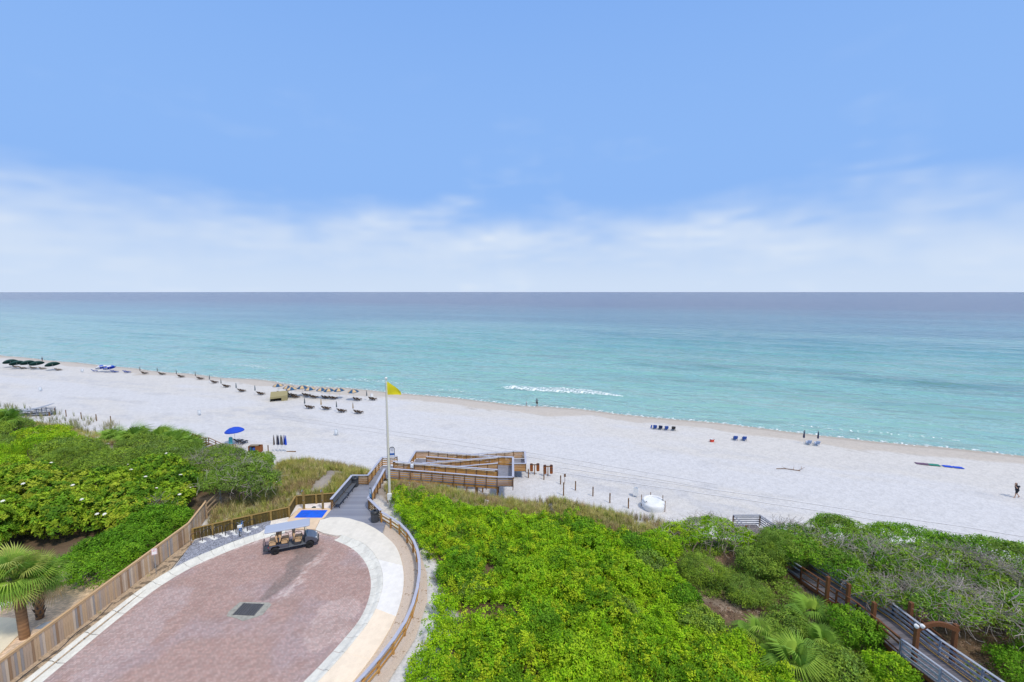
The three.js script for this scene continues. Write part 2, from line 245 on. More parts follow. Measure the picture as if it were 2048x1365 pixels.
{
  // herringbone clay pavers, faded and stained; joints lie a little lower than the bricks
  const N = 1024, per = 3.2, q = 0.1, cells = per / q;                  // 0.1 x 0.2 m bricks over 3.2 m
  const brickAt = (x, y) => { const i = Math.floor(x / q), j = Math.floor(y / q), k = (((i - j) % 4) + 4) % 4; let bi = i, bj = j, w = 2 * q, h = q; if (k === 1) bi = i - 1; else if (k === 2) { bj = j - 1; w = q; h = 2 * q; } else if (k === 3) { w = q; h = 2 * q; } const ex = Math.min(x - bi * q, (bi * q + w) - x), ey = Math.min(y - bj * q, (bj * q + h) - y); return [((bi % cells) + cells) % cells, ((bj % cells) + cells) % cells, Math.min(ex, ey)]; };
  const map = tex(N, (u, v) => { const [bi, bj, e] = brickAt(u * per, v * per), r = hash3(bi, bj, 7), r2 = hash3(bi, bj, 9), g = 0.96 + 0.08 * fbm(u * 160, v * 160, 3, 2, 160, 160); if (e < 0.008) return [0.58 * g, 0.48 * g, 0.45 * g]; const k = (0.92 + 0.16 * r) * g; return [0.68 * k, (0.56 + 0.03 * r2) * k, (0.52 + 0.035 * r2) * k]; });
  const L = curve2(KI_L, 60), R = curve2(KI_R, 60), poly = [...L, [-17.7, -35.72], [-16.4, -35.4], ...R];
  // stains, washed-out sand and scrubbed patches: a fine grid of vertex colours over the pavers
  const as = [], zs = []; for (let x = -26; x <= -8; x += 0.16) as.push(x); for (let z = -36; z <= -2; z += 0.16) zs.push(z);
  const inside = (x, z) => { let c = false; for (let i = 0, j = poly.length - 1; i < poly.length; j = i++) { const [xi, zi] = poly[i], [xj, zj] = poly[j]; if ((zi > z) !== (zj > z) && x < (xj - xi) * (z - zi) / (zj - zi) + xi) c = !c; } return c; };
  const g = flat(poly, 0, per), tri = [];                                  // the outline is tessellated, then refined so that stains keep their edges
  const p = [], uv = [], col = [];
  const stain = (x, z) => {
    const w = (fbm(x * 0.9, z * 0.9, 1, 4) - 0.5), w2 = fbm(x * 0.28 + 7, z * 0.28, 5, 3), f = fbm(x * 5, z * 5, 2, 2);
    let c = [1.02, 1.0, 1.0]; const to = (t, k) => { c = c.map((a, i) => lerp(a, t[i], k)); };
    to([0.98, 1.06, 1.18], 0.85 * step(0.50, 0.64, w2));                                       // greyer, paler areas
    to([1.26, 1.36, 1.42], 0.8 * step(0.10, 0.0, Math.hypot((x + 10.9 + w * 1.6) / 1.25, (z + 25.3) / 2.3) - 0.95));
    to([1.12, 1.24, 1.36], 0.7 * step(0.12, 0.0, Math.hypot((x + 22.4 + w * 1.2) / 1.6, (z + 24.5) / 4.2) - 0.95));
    const t = ((x + 16.1) * 0.06 + (z + 27.3) * -1) / 6.2;                                       // damp run from under the cart down to the drain
    const cxx = lerp(-16.25, -15.9, t) + 0.4 * Math.sin(t * 3), wd = lerp(0.25, 1.15, clamp(t)) ;
    if (t > 0 && t < 1.05) to([0.60, 0.66, 0.68], 0.9 * step(wd + 0.14, wd - 0.1, Math.abs(x - cxx + w * 0.8)) * step(1.05, 0.9, t));
    const sx = x + 15.35 - (z + 27) * -0.20 + w * 1.4; to([1.6, 1.9, 2.0], 0.75 * step(0.42, 0.1, Math.abs(sx)) * step(-26.9, -27.6, z) * step(-33.8, -32.6, z) * step(0.34, 0.6, f));
    const edge = Math.hypot((x + 16.8) / 7.4, (z + 27.3) / 8.3); to([1.7, 2.0, 2.1], 0.8 * step(0.9, 0.99, edge + w * 0.15) * step(-30.5, -32, z) * step(0.36, 0.6, f));
    to([0.82, 0.80, 0.78], 0.35 * step(0.58, 0.72, fbm(x * 0.6 + 40, z * 1.1, 3, 3)));
    return c;
  };
  const put = (x, z) => { p.push(x, 0, z); uv.push(x / per, z / per); col.push(...stain(x, z)); };
  const cell = (x, z, s) => { put(x, z); put(x, z + s); put(x + s, z); put(x + s, z); put(x, z + s); put(x + s, z + s); };
  const S = 0.2;
  for (let x = -24.4; x < -9.2; x += S) for (let z = -36; z < -2; z += S) {
    const m = 0.24, c = [[x - m, z - m], [x + S + m, z - m], [x - m, z + S + m], [x + S + m, z + S + m]].map(([a, b]) => inside(a, b));
    if (c.some(Boolean)) cell(x, z, S);                                  // the ragged rim is hidden under the kerb and walk
  }
  const bg = new THREE.BufferGeometry(); bg.setAttribute('position', new THREE.Float32BufferAttribute(p, 3)); bg.setAttribute('uv', new THREE.Float32BufferAttribute(uv, 2)); bg.setAttribute('color', new THREE.Float32BufferAttribute(col, 3)); bg.computeVertexNormals();
  structure('brick_road', bg, std({ map, vertexColors: true, roughness: 0.88 }));

  // kerb and gutter: cast lengths with joints between them
  const kerb = new THREE.Group(); kerb.name = 'kerb'; kerb.userData.kind = 'structure'; scene.add(kerb);
  const prof = [[-0.08, -0.06], [0, 0.010], [0.42, 0.006], [0.60, 0.03], [0.74, 0.115], [0.96, 0.125], [1.0, 0.10], [1.0, -0.1]];
  const run = (I, O, n, every) => { const a = curve2(I, n), b = curve2(O, n); for (let k = 0; k < n; k += every) { const pp = [], ix = [], uu = []; const e = Math.min(n, k + every); for (let j = k; j <= e; j++) { const sh = j === k ? 0.006 : j === e ? -0.006 : 0, jj = clamp(j + sh * 6, 0, n), f = jj - Math.floor(jj), j0 = Math.floor(jj), j1 = Math.min(n, j0 + 1); const A = [lerp(a[j0][0], a[j1][0], f), lerp(a[j0][1], a[j1][1], f)], B = [lerp(b[j0][0], b[j1][0], f), lerp(b[j0][1], b[j1][1], f)]; for (const [t, y] of prof) { const x = lerp(A[0], B[0], t), z = lerp(A[1], B[1], t); pp.push(x, y, z); uu.push(x / 2, z / 2 + y); } } const m = prof.length; for (let j = 0; j < e - k; j++) for (let i = 0; i < m - 1; i++) { const q0 = j * m + i; ix.push(q0, q0 + m, q0 + 1, q0 + 1, q0 + m, q0 + m + 1); } const g2 = new THREE.BufferGeometry(); g2.setAttribute('position', new THREE.Float32BufferAttribute(pp, 3)); g2.setAttribute('uv', new THREE.Float32BufferAttribute(uu, 2)); g2.setIndex(ix); g2.computeVertexNormals(); mesh('kerb_length', g2, M.kerb, kerb); } };
  run(KI_L, KO_L, 80, 4); run(KI_R, KO_R, 84, 4);

  // concrete walk in slabs of different age
  const walk = new THREE.Group(); walk.name = 'concrete_walk'; walk.userData.kind = 'structure'; scene.add(walk);
  const conc = (r, g2, b) => std({ map: speck(r, g2, b, 0.035, 0.05, 80), roughness: 0.9 });
  const old = conc(0.87, 0.845, 0.795), pale = conc(0.90, 0.885, 0.86), cream = conc(0.93, 0.86, 0.765);
  const a = curve2(KO_R, 100), b = curve2(SW_O, 100);
  const strip = (i0, i1, mat) => { const poly2 = []; for (let i = i0; i <= i1; i++) poly2.push(a[i]); for (let i = i1; i >= i0; i--) poly2.push(b[i]); const inset = 0.004; mesh('slab', slab(poly2, -0.15, 0.118, 2), mat, walk); };
  mesh('slab', slab([[-16.55, -35.9], [-16.83, -37.5], [-16.1, -37.98], [-15.2, -37.98], [-14.37, -37.78], [-12.82, -37.04], [-11.54, -36.08], b[0], ...b.slice(1, 12), ...a.slice(0, 12).reverse(), [-14.5, -35.0], [-15.6, -35.35]], -0.15, 0.118, 2), old, walk);
  strip(11, 20, old); strip(20, 34, pale); strip(34, 46, pale); strip(46, 62, cream); strip(62, 80, cream); strip(80, 100, cream);

  // sandy-coloured pad before the shower, and the shower's blue slab
  whole('shower_pad', slab([[-19.75, -37.55], [-19.75, -39.75], [-16.62, -39.75], [-16.62, -38.1], [-16.88, -37.5], [-16.62, -36.05], [-18.6, -36.1]], -0.15, 0.08, 2), conc(0.87, 0.77, 0.65), 'tan concrete pad around the blue foot shower mat', 'pad');
  const matTex = tex(256, (u, v) => { const k = 0.9 + 0.2 * fbm(u * 9, v * 9, 4, 3, 9, 9); return [0.06 * k, 0.36 * k, 0.86 * k]; });
  const sm1 = thing('shower_mat', 'bright blue rubber mat on the tan foot shower pad', 'mat');
  mesh('sheet', slab([[-19.3, -37.95], [-19.3, -39.32], [-16.92, -39.32], [-16.86, -37.95]], 0.082, 0.105, 2.4), std({ map: matTex, roughness: 0.35 }), sm1);
  // gravel bed for the bicycles, white sand and a narrow strip of dirt along the fence
  const gravelTex = tex(512, (u, v) => { const a2 = fbm(u * 70, v * 70, 1, 2, 70, 70), k = 0.56 + 0.8 * (a2 - 0.5) + 0.2 * (fbm(u * 8, v * 8, 3, 2, 8, 8) - 0.5); return [k * 0.98, k, k * 1.08]; });
  structure('gravel_bed', flat([[-24.5, -30.6], [-25.35, -33.2], [-25.6, -34.3], [-23.6, -35.85], [-21.1, -37.5], [-20.7, -36.6], [-20.95, -35.55], [-21.2, -35.2], [-22.35, -34.3], [-23.35, -33]], 0.06, 1.6), std({ map: gravelTex, bumpMap: gravelTex, bumpScale: 0.03 }));
  structure('broken_concrete', flat([[-21.2, -35.15], [-21.0, -35.6], [-20.75, -36.6], [-21.1, -37.45], [-19.9, -38.1], [-19.6, -37.5], [-18.5, -36.15], [-19.2, -36.1], [-20.5, -35.6]], 0.064, 2), std({ map: speck(0.86, 0.83, 0.79, 0.12, 0.1) }));
  const dirtTex = tex(512, (u, v) => { const n = fbm(u * 12, v * 12, 2, 4, 12, 12), m2 = fbm(u * 50, v * 50, 5, 2, 50, 50), k = 0.86 + 0.3 * (m2 - 0.5); return n > 0.6 ? [0.56 * k, 0.49 * k, 0.40 * k] : [0.80 * k, 0.70 * k, 0.58 * k]; });
  structure('sand_verge', flat([[-25.75, -2], [-25.95, -30], [-25.95, -34.2], [-25.45, -34.4], [-25.2, -32.6], [-24.6, -30.2], [-24.7, -28], [-24.7, -2]], 0.05, 3), std({ map: dirtTex, bumpMap: dirtTex, bumpScale: 0.05 }));
  structure('sand_path_edge', flat([[-10.6, -35.1], [-11.0, -37.2], [-9.2, -35.5], [-7.2, -32.9], [-6.1, -30.2], [-5.5, -27.2], [-5.6, -24.0], [-6.4, -21], [-8.9, -15.5], [-12.2, -9.4], [-13, -2], [-15.4, -2], [-14.1, -10], [-10.5, -16.2], [-8.4, -20.9], [-7.7, -23], [-7.35, -25], [-7.3, -26.8], [-7.5, -28.7], [-8.1, -31], [-9.2, -33.5]], 0.045, 2.6), std({ map: tex(512, (u, v) => { const n = 0.6 * fbm(u * 40, v * 40, 2, 3, 40, 40) + 0.4 * fbm(u * 7, v * 7, 9, 2, 7, 7), k = 0.9 + 0.2 * (fbm(u * 90, v * 90, 5, 2, 90, 90) - 0.5); return n > 0.72 ? [0.66 * k, 0.56 * k, 0.46 * k] : [0.86 * k, 0.79 * k, 0.72 * k]; }) }));
  // pool court behind the fence
  const courtTex = tex(512, (u, v) => { const bx = (u * 10) % 1, by = (v * 20 + (Math.floor(u * 10) % 2) * 0.5) % 1, r = hash3(Math.floor(u * 10), Math.floor(v * 20 + (Math.floor(u * 10) % 2) * 0.5) % 20, 3), k = (0.88 + 0.18 * r) * (bx < 0.05 || by < 0.08 ? 0.8 : 1); return [0.92 * k, 0.80 * k, 0.67 * k]; });
  structure('pool_court', flat([[-26.2, -4], [-26.2, -31.2], [-33.5, -31.0], [-36, -28], [-36, -4]], 0.02, 2, [[-28.7, -23.6], [-29.3, -24.9], [-30.3, -25.5], [-35.5, -25.6], [-35.5, -12], [-27.7, -12], [-28.0, -21]]), std({ map: courtTex }));
  structure('stepping_strip', flat([[-26.3, -24.6], [-26.4, -26.2], [-28.4, -25.3], [-28.5, -24.8]], 0.026, 2), std({ map: speck(0.62, 0.64, 0.66, 0.08, 0.05) }));
  const cop = thing('pool', 'curved corner of a swimming pool with cream coping and bright water', 'pool');
  const rim = curve2([[-27.6, -12], [-27.9, -21], [-28.6, -23.6], [-29.2, -24.95], [-30.25, -25.55], [-35.5, -25.65]], 30), rim2 = curve2([[-28.6, -12], [-28.9, -20.9], [-29.5, -23.2], [-30.1, -24.2], [-30.9, -24.8], [-35.5, -24.9]], 30);
  mesh('coping', slab([...rim, ...rim2.slice().reverse()], -0.1, 0.09, 2), conc(0.92, 0.86, 0.74), cop);
  mesh('basin', flat([...rim2, [-35.5, -12]], -1.2, 2), std({ color: lin(0.30, 0.72, 0.86) }), cop);
  mesh('water', flat([...rim2, [-35.5, -12]], -0.05, 2), new THREE.MeshPhysicalMaterial({ color: lin(0.75, 0.95, 1), transmission: 1, thickness: 0, roughness: 0.03, ior: 1.33 }), cop);
}
{
  // storm drain: cast frame, two grates, flat black sheet standing in for the shade beneath
  const d = thing('storm_drain', 'storm drain with two black grates in a stained concrete frame', 'drain', [-16.68, 0.004, -26.46], -0.06);
  const g = new THREE.Shape([[-1.0, -0.62], [0.92, -0.68], [1.2, -0.5], [1.16, 0.42], [0.72, 0.74], [0.3, 1.0], [-0.3, 0.78], [-0.98, 0.66], [-1.12, 0.3]].map(([x, y]) => new THREE.Vector2(x, y)));
  g.holes.push(new THREE.Path([[-0.70, -0.53], [-0.70, 0.53], [0.70, 0.53], [0.70, -0.53]].map(([x, y]) => new THREE.Vector2(x, y))));
  const fg = new THREE.ExtrudeGeometry(g, { depth: 0.05, bevelEnabled: false }); fg.rotateX(Math.PI / 2); fg.translate(0, 0.012, 0);
  mesh('frame', fg, std({ map: speck(0.60, 0.59, 0.55, 0.14, 0.16, 24) }), d);
  block('pit_shade_sheet', d, M.black, [0, 0.0025, 0], [1.395, 0.004, 1.055]);
  const parts = []; const bar = (x, z, sx, sz) => { const q = new THREE.BoxGeometry(sx, 0.03, sz); q.translate(x, 0.022, z); parts.push(q); };
  for (let i = 0; i <= 4; i++) bar(-0.31 + i * 0.155, 0, i % 4 ? 0.028 : 0.05, 1.0);
  for (let j = 0; j <= 12; j++) bar(0, -0.49 + j * 0.98 / 12, 0.66, 0.026);
  const gg = mergeGeometries(parts), iron = std({ color: lin(0.17, 0.17, 0.18), roughness: 0.7, metalness: 0.3 });
  for (const sx of [-0.35, 0.35]) { const m = mesh('grate', gg, iron, d); m.position.x = sx; }
}
// ---------------------------------------------------------------- fences, walls, decks
srand(77);
{ // tall board fence beside the road, every board its own
  const f = thing('board_fence', 'tall weathered board fence along the sand verge with a capped top', 'fence', [-25.85, 0, -18]);
  const X = (z) => -0.0035 * (-z - 18) * 10 * 0.6;                       // leans a little away from the road towards the beach
  const line = (z) => [(-25.72 - (-(z) - 12) * 0.0145) + 25.85, z + 18];
  let z = -10; while (z > -34.4) { const w = rr(0.135, 0.15), [x] = line(z - w / 2); beam('board', f, M.fence[pick([0, 0, 2, 2, 1, 4, 0, 2, 3, 5])], [x + rr(-0.006, 0.006), 0.01, z - w / 2 + 18], [x + rr(-0.006, 0.006), 1.46 + rr(-0.02, 0.01), z - w / 2 + 18 + rr(-0.006, 0.006)], w - 0.012, 0.02); z -= w; }
  const far = line(-34.4), zEnd = -38.0, xEnd = -27.15 + 25.85;
  let t = 0; const n = 27; for (let i = 0; i < n; i++) { const u = (i + 0.5) / n; beam('board', f, M.fence[pick([0, 2, 1, 4, 2, 5])], [lerp(far[0], xEnd, u), 0.01, lerp(-34.4, zEnd, u) + 18], [lerp(far[0], xEnd, u), 1.47, lerp(-34.4, zEnd, u) + 18], 0.134, 0.02, Math.atan2(far[0] - xEnd, -34.4 - zEnd)); }
  beam('cap', f, M.fenceTop, [line(-10)[0] - 0.02, 1.49, 8], [far[0] - 0.02, 1.49, -16.4], 0.15, 0.04); beam('cap', f, M.fenceTop, [far[0] - 0.02, 1.492, -16.41], [xEnd - 0.02, 1.492, -20.02], 0.15, 0.04);
  beam('top_board', f, M.fenceTop, [line(-10)[0] + 0.025, 1.41, 8], [far[0] + 0.025, 1.41, -16.4], 0.025, 0.10);
  for (const y of [0.35, 1.15]) beam('rail', f, M.fence[1], [line(-10)[0] - 0.035, y, 8], [far[0] - 0.035, y, -16.4], 0.04, 0.09);
  for (let q = -11; q > -34; q -= 2.4) block('post', f, M.fence[3], [line(q)[0] - 0.105, 0.7, q + 18], [0.09, 1.5, 0.09]);
  block('post', f, M.fence[2], [xEnd - 0.02, 0.78, -20.06], [0.12, 1.62, 0.12]);
}
{ // three-rail gate-like panel joined to the fence end
  const f = thing('rail_fence', 'short three rail wooden panel running back from the board fence end', 'fence', [-27.2, 0, -38.2]);
  const A = V(0, 0, 0), B = V(-0.5, 0, -2.6);
  for (const y of [0.35, 0.8, 1.25]) { beam('rail', f, M.fence[2], [A.x, y, A.z - 0.06], [B.x, y, B.z], 0.04, 0.13); }
  block('post', f, M.fence[1], [B.x, 0.7, B.z - 0.05], [0.11, 1.55, 0.11]);
}
{ // low retaining wall of olive boards round the bicycle bay and shower
  const f = thing('low_timber_wall', 'low mossy timber wall with a pale cap behind the bicycle racks', 'wall', [-23, 0, -36]);
  const P2 = [[-25.95, -34.65], [-23.7, -36.15], [-19.95, -38.35], [-20.42, -40.55], [-16.75, -41.2]].map(([x, z]) => V(x + 23, 0, z + 36));
  for (let i = 0; i < 4; i++) {
    const A = P2[i], B = P2[i + 1], L = A.distanceTo(B), d = B.clone().sub(A).normalize(), n = Math.round(L / 0.24), ang = -Math.atan2(d.z, d.x);
    for (let k = 0; k < n; k++) { const c = A.clone().addScaledVector(d, (k + 0.5) * L / n); beam('board', f, pick(M.olive), [c.x, -0.03, c.z], [c.x, 0.83, c.z], L / n - 0.012, 0.035 + 0.006 * (k % 2), Math.atan2(d.x, d.z)); }
    beam('cap', f, M.oliveCap, A.clone().addScaledVector(d, i ? 0.08 : -0.05).setY(0.865), B.clone().addScaledVector(d, -0.02).setY(0.865 + 0.004 * i), 0.17, 0.05);
    const m = Math.max(1, Math.round(L / 1.7)); for (let k = 0; k <= m; k++) { if (k === 0 && i) continue; const c = A.clone().addScaledVector(d, k * L / m); const side = V(-d.z, 0, d.x).multiplyScalar(0.10); block('post', f, M.oliveCap, [c.x + side.x, 0.42, c.z + side.z], [0.15, 0.86, 0.15], ang); }
  }
}
function railing(parent, A, B, { h = 1.0, n = 4, bh = 0.135, wood = M.gold, post = M.post, cap = M.cap, every = 1.25, capW = 0.24, side = 0, hand = 0, out = 0, legs = 0, first = true, last = true } = {}) {
  A = va(A); B = va(B); const d = B.clone().sub(A), L = Math.hypot(d.x, d.z), q = V(d.x / L, 0, d.z / L), nrm = V(-q.z, 0, q.x), up = (p, y) => V(p.x, p.y + y, p.z);
  const m = Math.max(1, Math.round(L / every)), pieces = Math.max(1, Math.round(L / 3.7));
  for (let k = 0; k <= m; k++) { if ((k === 0 && !first) || (k === m && !last)) continue; const c = A.clone().addScaledVector(d, k / m).addScaledVector(nrm, 0.05 * out); beam('post', parent, post, up(c, -0.12 - (legs ? Math.min(legs, 0.35) : 0)), up(c, h - 0.03), 0.09, 0.09, Math.atan2(q.x, q.z)); }
  for (let r = 0; r < n; r++) for (let k = 0; k < pieces; k++) { const y = 0.14 + r * (h - 0.2) / (n - 0.35); const a = A.clone().addScaledVector(d, k / pieces), b = A.clone().addScaledVector(d, (k + 1) / pieces).addScaledVector(q, -0.006); const o = nrm.clone().multiplyScalar(-0.02 * (out || 1)); beam('rail_board', parent, pick(wood), up(a, y).add(o), up(b, y).add(o), 0.035, bh); }
  beam('rail_cap', parent, cap, up(A, h).addScaledVector(q, -0.04), up(B, h).addScaledVector(q, 0.04), capW, 0.04);
  if (hand) { const o = nrm.clone().multiplyScalar(hand * 0.15), a = up(A, h - 0.09).addScaledVector(q, 0.25).add(o), b = up(B, h - 0.09).addScaledVector(q, -0.25).add(o); tube('handrail', parent, M.white, [a, a.clone().lerp(b, 0.5), b], 0.035, 2, 6); }
}
function planks(parent, fx, z0, z1, y, w = 0.14) { for (let z = z0; z > z1 + w * 0.5; z -= w + 0.006) { const [x0, x1] = fx(z - w / 2); if (x1 - x0 > 0.1) block('plank', parent, pick(M.plank), [(x0 + x1) / 2, y - 0.02, z - w / 2], [x1 - x0, 0.04, w]); } }
{ // entry deck and the narrow boardwalk to the ramp
  const D0 = thing('entry_deck', 'grey plank entry deck with golden board railings between the walk and the dune', 'deck', [-14.5, 0, -41]);
  const curve = [[-16.9, -37.3], [-16.06, -37.9], [-14.37, -37.7], [-12.82, -36.95], [-11.54, -36.0], [-10.6, -35.05]];
  const edgeL = (z) => { if (z < -37.9) return -16.62; for (let i = 1; i < curve.length - 1; i++) { const [xa, za] = curve[i], [xb, zb] = curve[i + 1]; if (z <= zb && z >= za) return lerp(xa, xb, (z - za) / (zb - za)) - 0.25; } return -10.7; };
  const edgeR = (z) => z > -37.3 ? lerp(-10.75, -10.95, clamp((z + 35.1) / -2.2)) : z > -39.5 ? lerp(-10.95, -13.2, (z + 37.3) / -2.2) : -13.3 - 0.55 * clamp((z + 39.5) / -9);
  planks(D0, (z) => [edgeL(z) + 14.5, edgeR(z) + 14.5].map((v) => v), -35.1, -44.8, 0.09);
  for (const m of D0.children) m.position.z += 41;
  const k0 = D0.children.length; planks(D0, (z) => [-14.9 + 14.5, edgeR(z) + 14.5], -44.81, -49.9, 0.09); for (const m of D0.children.slice(k0)) m.position.z += 41;
  const R = (x, z) => [x + 14.5, 0.09, z + 41], o = { h: 1.0, n: 4, bh: 0.13 };
  railing(D0, R(-16.6, -39.45), R(-16.6, -44.85), { ...o }); railing(D0, R(-16.6, -44.85), R(-14.95, -44.85), { ...o, first: false }); railing(D0, R(-14.95, -44.85), R(-14.95, -49.95), { ...o, first: false });
  railing(D0, R(-14.95, -49.95), R(-13.3, -50.3), { ...o, first: false, hand: 1 });
  railing(D0, R(-13.25, -39.6), R(-13.7, -46.55), { ...o, out: 1 });
  railing(D0, R(-13.1, -39.45), R(-11.45, -37.35), { ...o, first: false });
  for (const [x, z] of [[-16.4, -44.6], [-14.8, -47], [-13.75, -47], [-14.8, -49.6]]) block('pile', D0, M.post, [x + 14.5, -0.9, z + 41], [0.18, 1.9, 0.18]);
  block('joist', D0, M.gold[1], [-13.78 + 14.5, -0.06, -43.2 + 41], [0.05, 0.2, 7.0], 0.063);
}
{ // switchback ramp down to the beach
  const W = thing('switchback_ramp', 'long switchback wooden ramp with golden board rails and white handrails above the sand', 'ramp', [-6, 0, -52]);
  const Q = (x, y, z) => V(x + 6, y, z + 52), y0 = 0.06;
  const floor = (name, x0, x1, ya, yb, z0, z1) => beam(name, W, M.plank[1], Q(x0, ya - 0.03, (z0 + z1) / 2), Q(x1, yb - 0.03, (z0 + z1) / 2), Math.abs(z1 - z0), 0.06);
  const runs = [[-13.2, -1.6, y0, -0.92, -46.7, -48.6], [-1.6, -10.9, -0.92, -1.72, -50.7, -52.6], [-10.9, 0.2, -1.72, -2.62, -54.9, -56.8], [0.2, -12.6, -2.62, -3.6, -57.3, -59.2]];
  for (const [x0, x1, ya, yb, z0, z1] of runs) {
    floor('ramp_floor', x0, x1, ya, yb, z0, z1);
    for (const z of [z0, z1]) { const s = z === z0 ? 0.06 : -0.06; beam('stringer', W, M.gold[1], Q(x0, ya - 0.2, z - s), Q(x1, yb - 0.2, z - s), 0.05, 0.26); }
    const n = 5; for (let k = 0; k <= n; k++) for (const z of [z0 - 0.1, z1 + 0.1]) { const x = lerp(x0, x1, k / n), y = lerp(ya, yb, k / n), gy = ground(x, z) - 0.4; if (y - 0.35 > gy + 0.1) beam('pile', W, M.post, Q(x, gy, z), Q(x, y - 0.33, z), 0.15, 0.15); }
  }
  floor('landing', -15.0, -13.2, y0, y0, -46.7, -49.9); floor('landing', -1.6, 0.15, -0.92, -0.92, -46.7, -52.6); floor('landing', -12.55, -10.9, -1.72, -1.72, -50.7, -56.8); floor('landing', 0.2, 1.7, -2.62, -2.62, -54.9, -59.2);
  const o = { h: 1.05, n: 5, bh: 0.135, every: 1.2 };
  railing(W, Q(-13.3, y0, -46.65), Q(-1.6, -0.92, -46.65), { ...o, n: 4, bh: 0.115, out: 1, legs: 0.3 }); railing(W, Q(-1.6, -0.92, -46.65), Q(0.1, -0.92, -46.65), { ...o, n: 4, bh: 0.115, out: 1, first: false, legs: 0.3 });
  railing(W, Q(-13.3, y0, -48.65), Q(-1.65, -0.92, -48.65), { ...o, hand: 1, n: 5, bh: 0.14 });
  railing(W, Q(0.12, -0.92, -46.7), Q(0.12, -0.92, -52.6), o);
  railing(W, Q(0.1, -0.92, -52.65), Q(-1.6, -0.92, -52.65), { ...o, first: false }); railing(W, Q(-1.6, -0.92, -52.65), Q(-10.9, -1.72, -52.65), { ...o, hand: -1, first: false });
  railing(W, Q(-1.7, -0.92, -50.6), Q(-10.9, -1.72, -50.6), { ...o });
  railing(W, Q(-12.6, -1.72, -50.6), Q(-12.6, -1.72, -56.85), o); railing(W, Q(-12.6, -1.72, -50.6), Q(-10.9, -1.72, -50.6), { ...o, first: false, last: false });
  railing(W, Q(-12.6, -1.72, -56.85), Q(-10.9, -1.72, -56.85), { ...o, first: false }); railing(W, Q(-10.9, -1.72, -56.85), Q(0.2, -2.62, -56.85), { ...o, hand: 1, first: false });
  railing(W, Q(1.75, -2.62, -54.85), Q(1.75, -2.62, -59.2), o); railing(W, Q(0.2, -2.62, -54.85), Q(1.7, -2.62, -54.85), { ...o, last: false });
  railing(W, Q(1.7, -2.62, -59.25), Q(0.2, -2.62, -59.25), { ...o, first: false }); railing(W, Q(0.2, -2.62, -59.25), Q(-12.8, -3.6, -59.25), { ...o, hand: -1, first: false });
  railing(W, Q(-10.8, -1.72, -54.85), Q(0.2, -2.62, -54.85), { ...o, n: 3 });
}
{ // low curving guard rail round the outside of the walk
  const G = thing('curved_guard_rail', 'curving low wooden guard rail with a grey cap along the pale concrete walk', 'railing', [-8, 0, -28]);
  const pts = curve2([[-11.3, -37.2], [-9.25, -35.3], [-7.55, -32.7], [-6.62, -30.2], [-6.12, -27.2], [-6.2, -24.2], [-6.95, -21.6], [-7.95, -19.4], [-10.1, -15.2], [-13.2, -9.6]], 18);
  for (let i = 0; i < 18; i++) {
    const A = V(pts[i][0] + 8, 0, pts[i][1] + 28), B = V(pts[i + 1][0] + 8, 0, pts[i + 1][1] + 28), d = B.clone().sub(A).normalize();
    beam('rail_cap', G, M.cap, A.clone().setY(0.98).addScaledVector(d, -0.03), B.clone().setY(0.98 + 0.002 * (i % 2)).addScaledVector(d, 0.03), 0.19, 0.04);
    for (const y of [0.32, 0.64]) beam('rail_board', G, pick(M.gold), A.clone().setY(y), B.clone().setY(y), 0.035, 0.13);
    if (i % 1 === 0) beam('post', G, M.gold[i % 3], [A.x - d.z * 0.07, -0.3, A.z + d.x * 0.07], [A.x - d.z * 0.07, 0.95, A.z + d.x * 0.07], 0.12, 0.12, Math.atan2(d.x, d.z));
  }
}
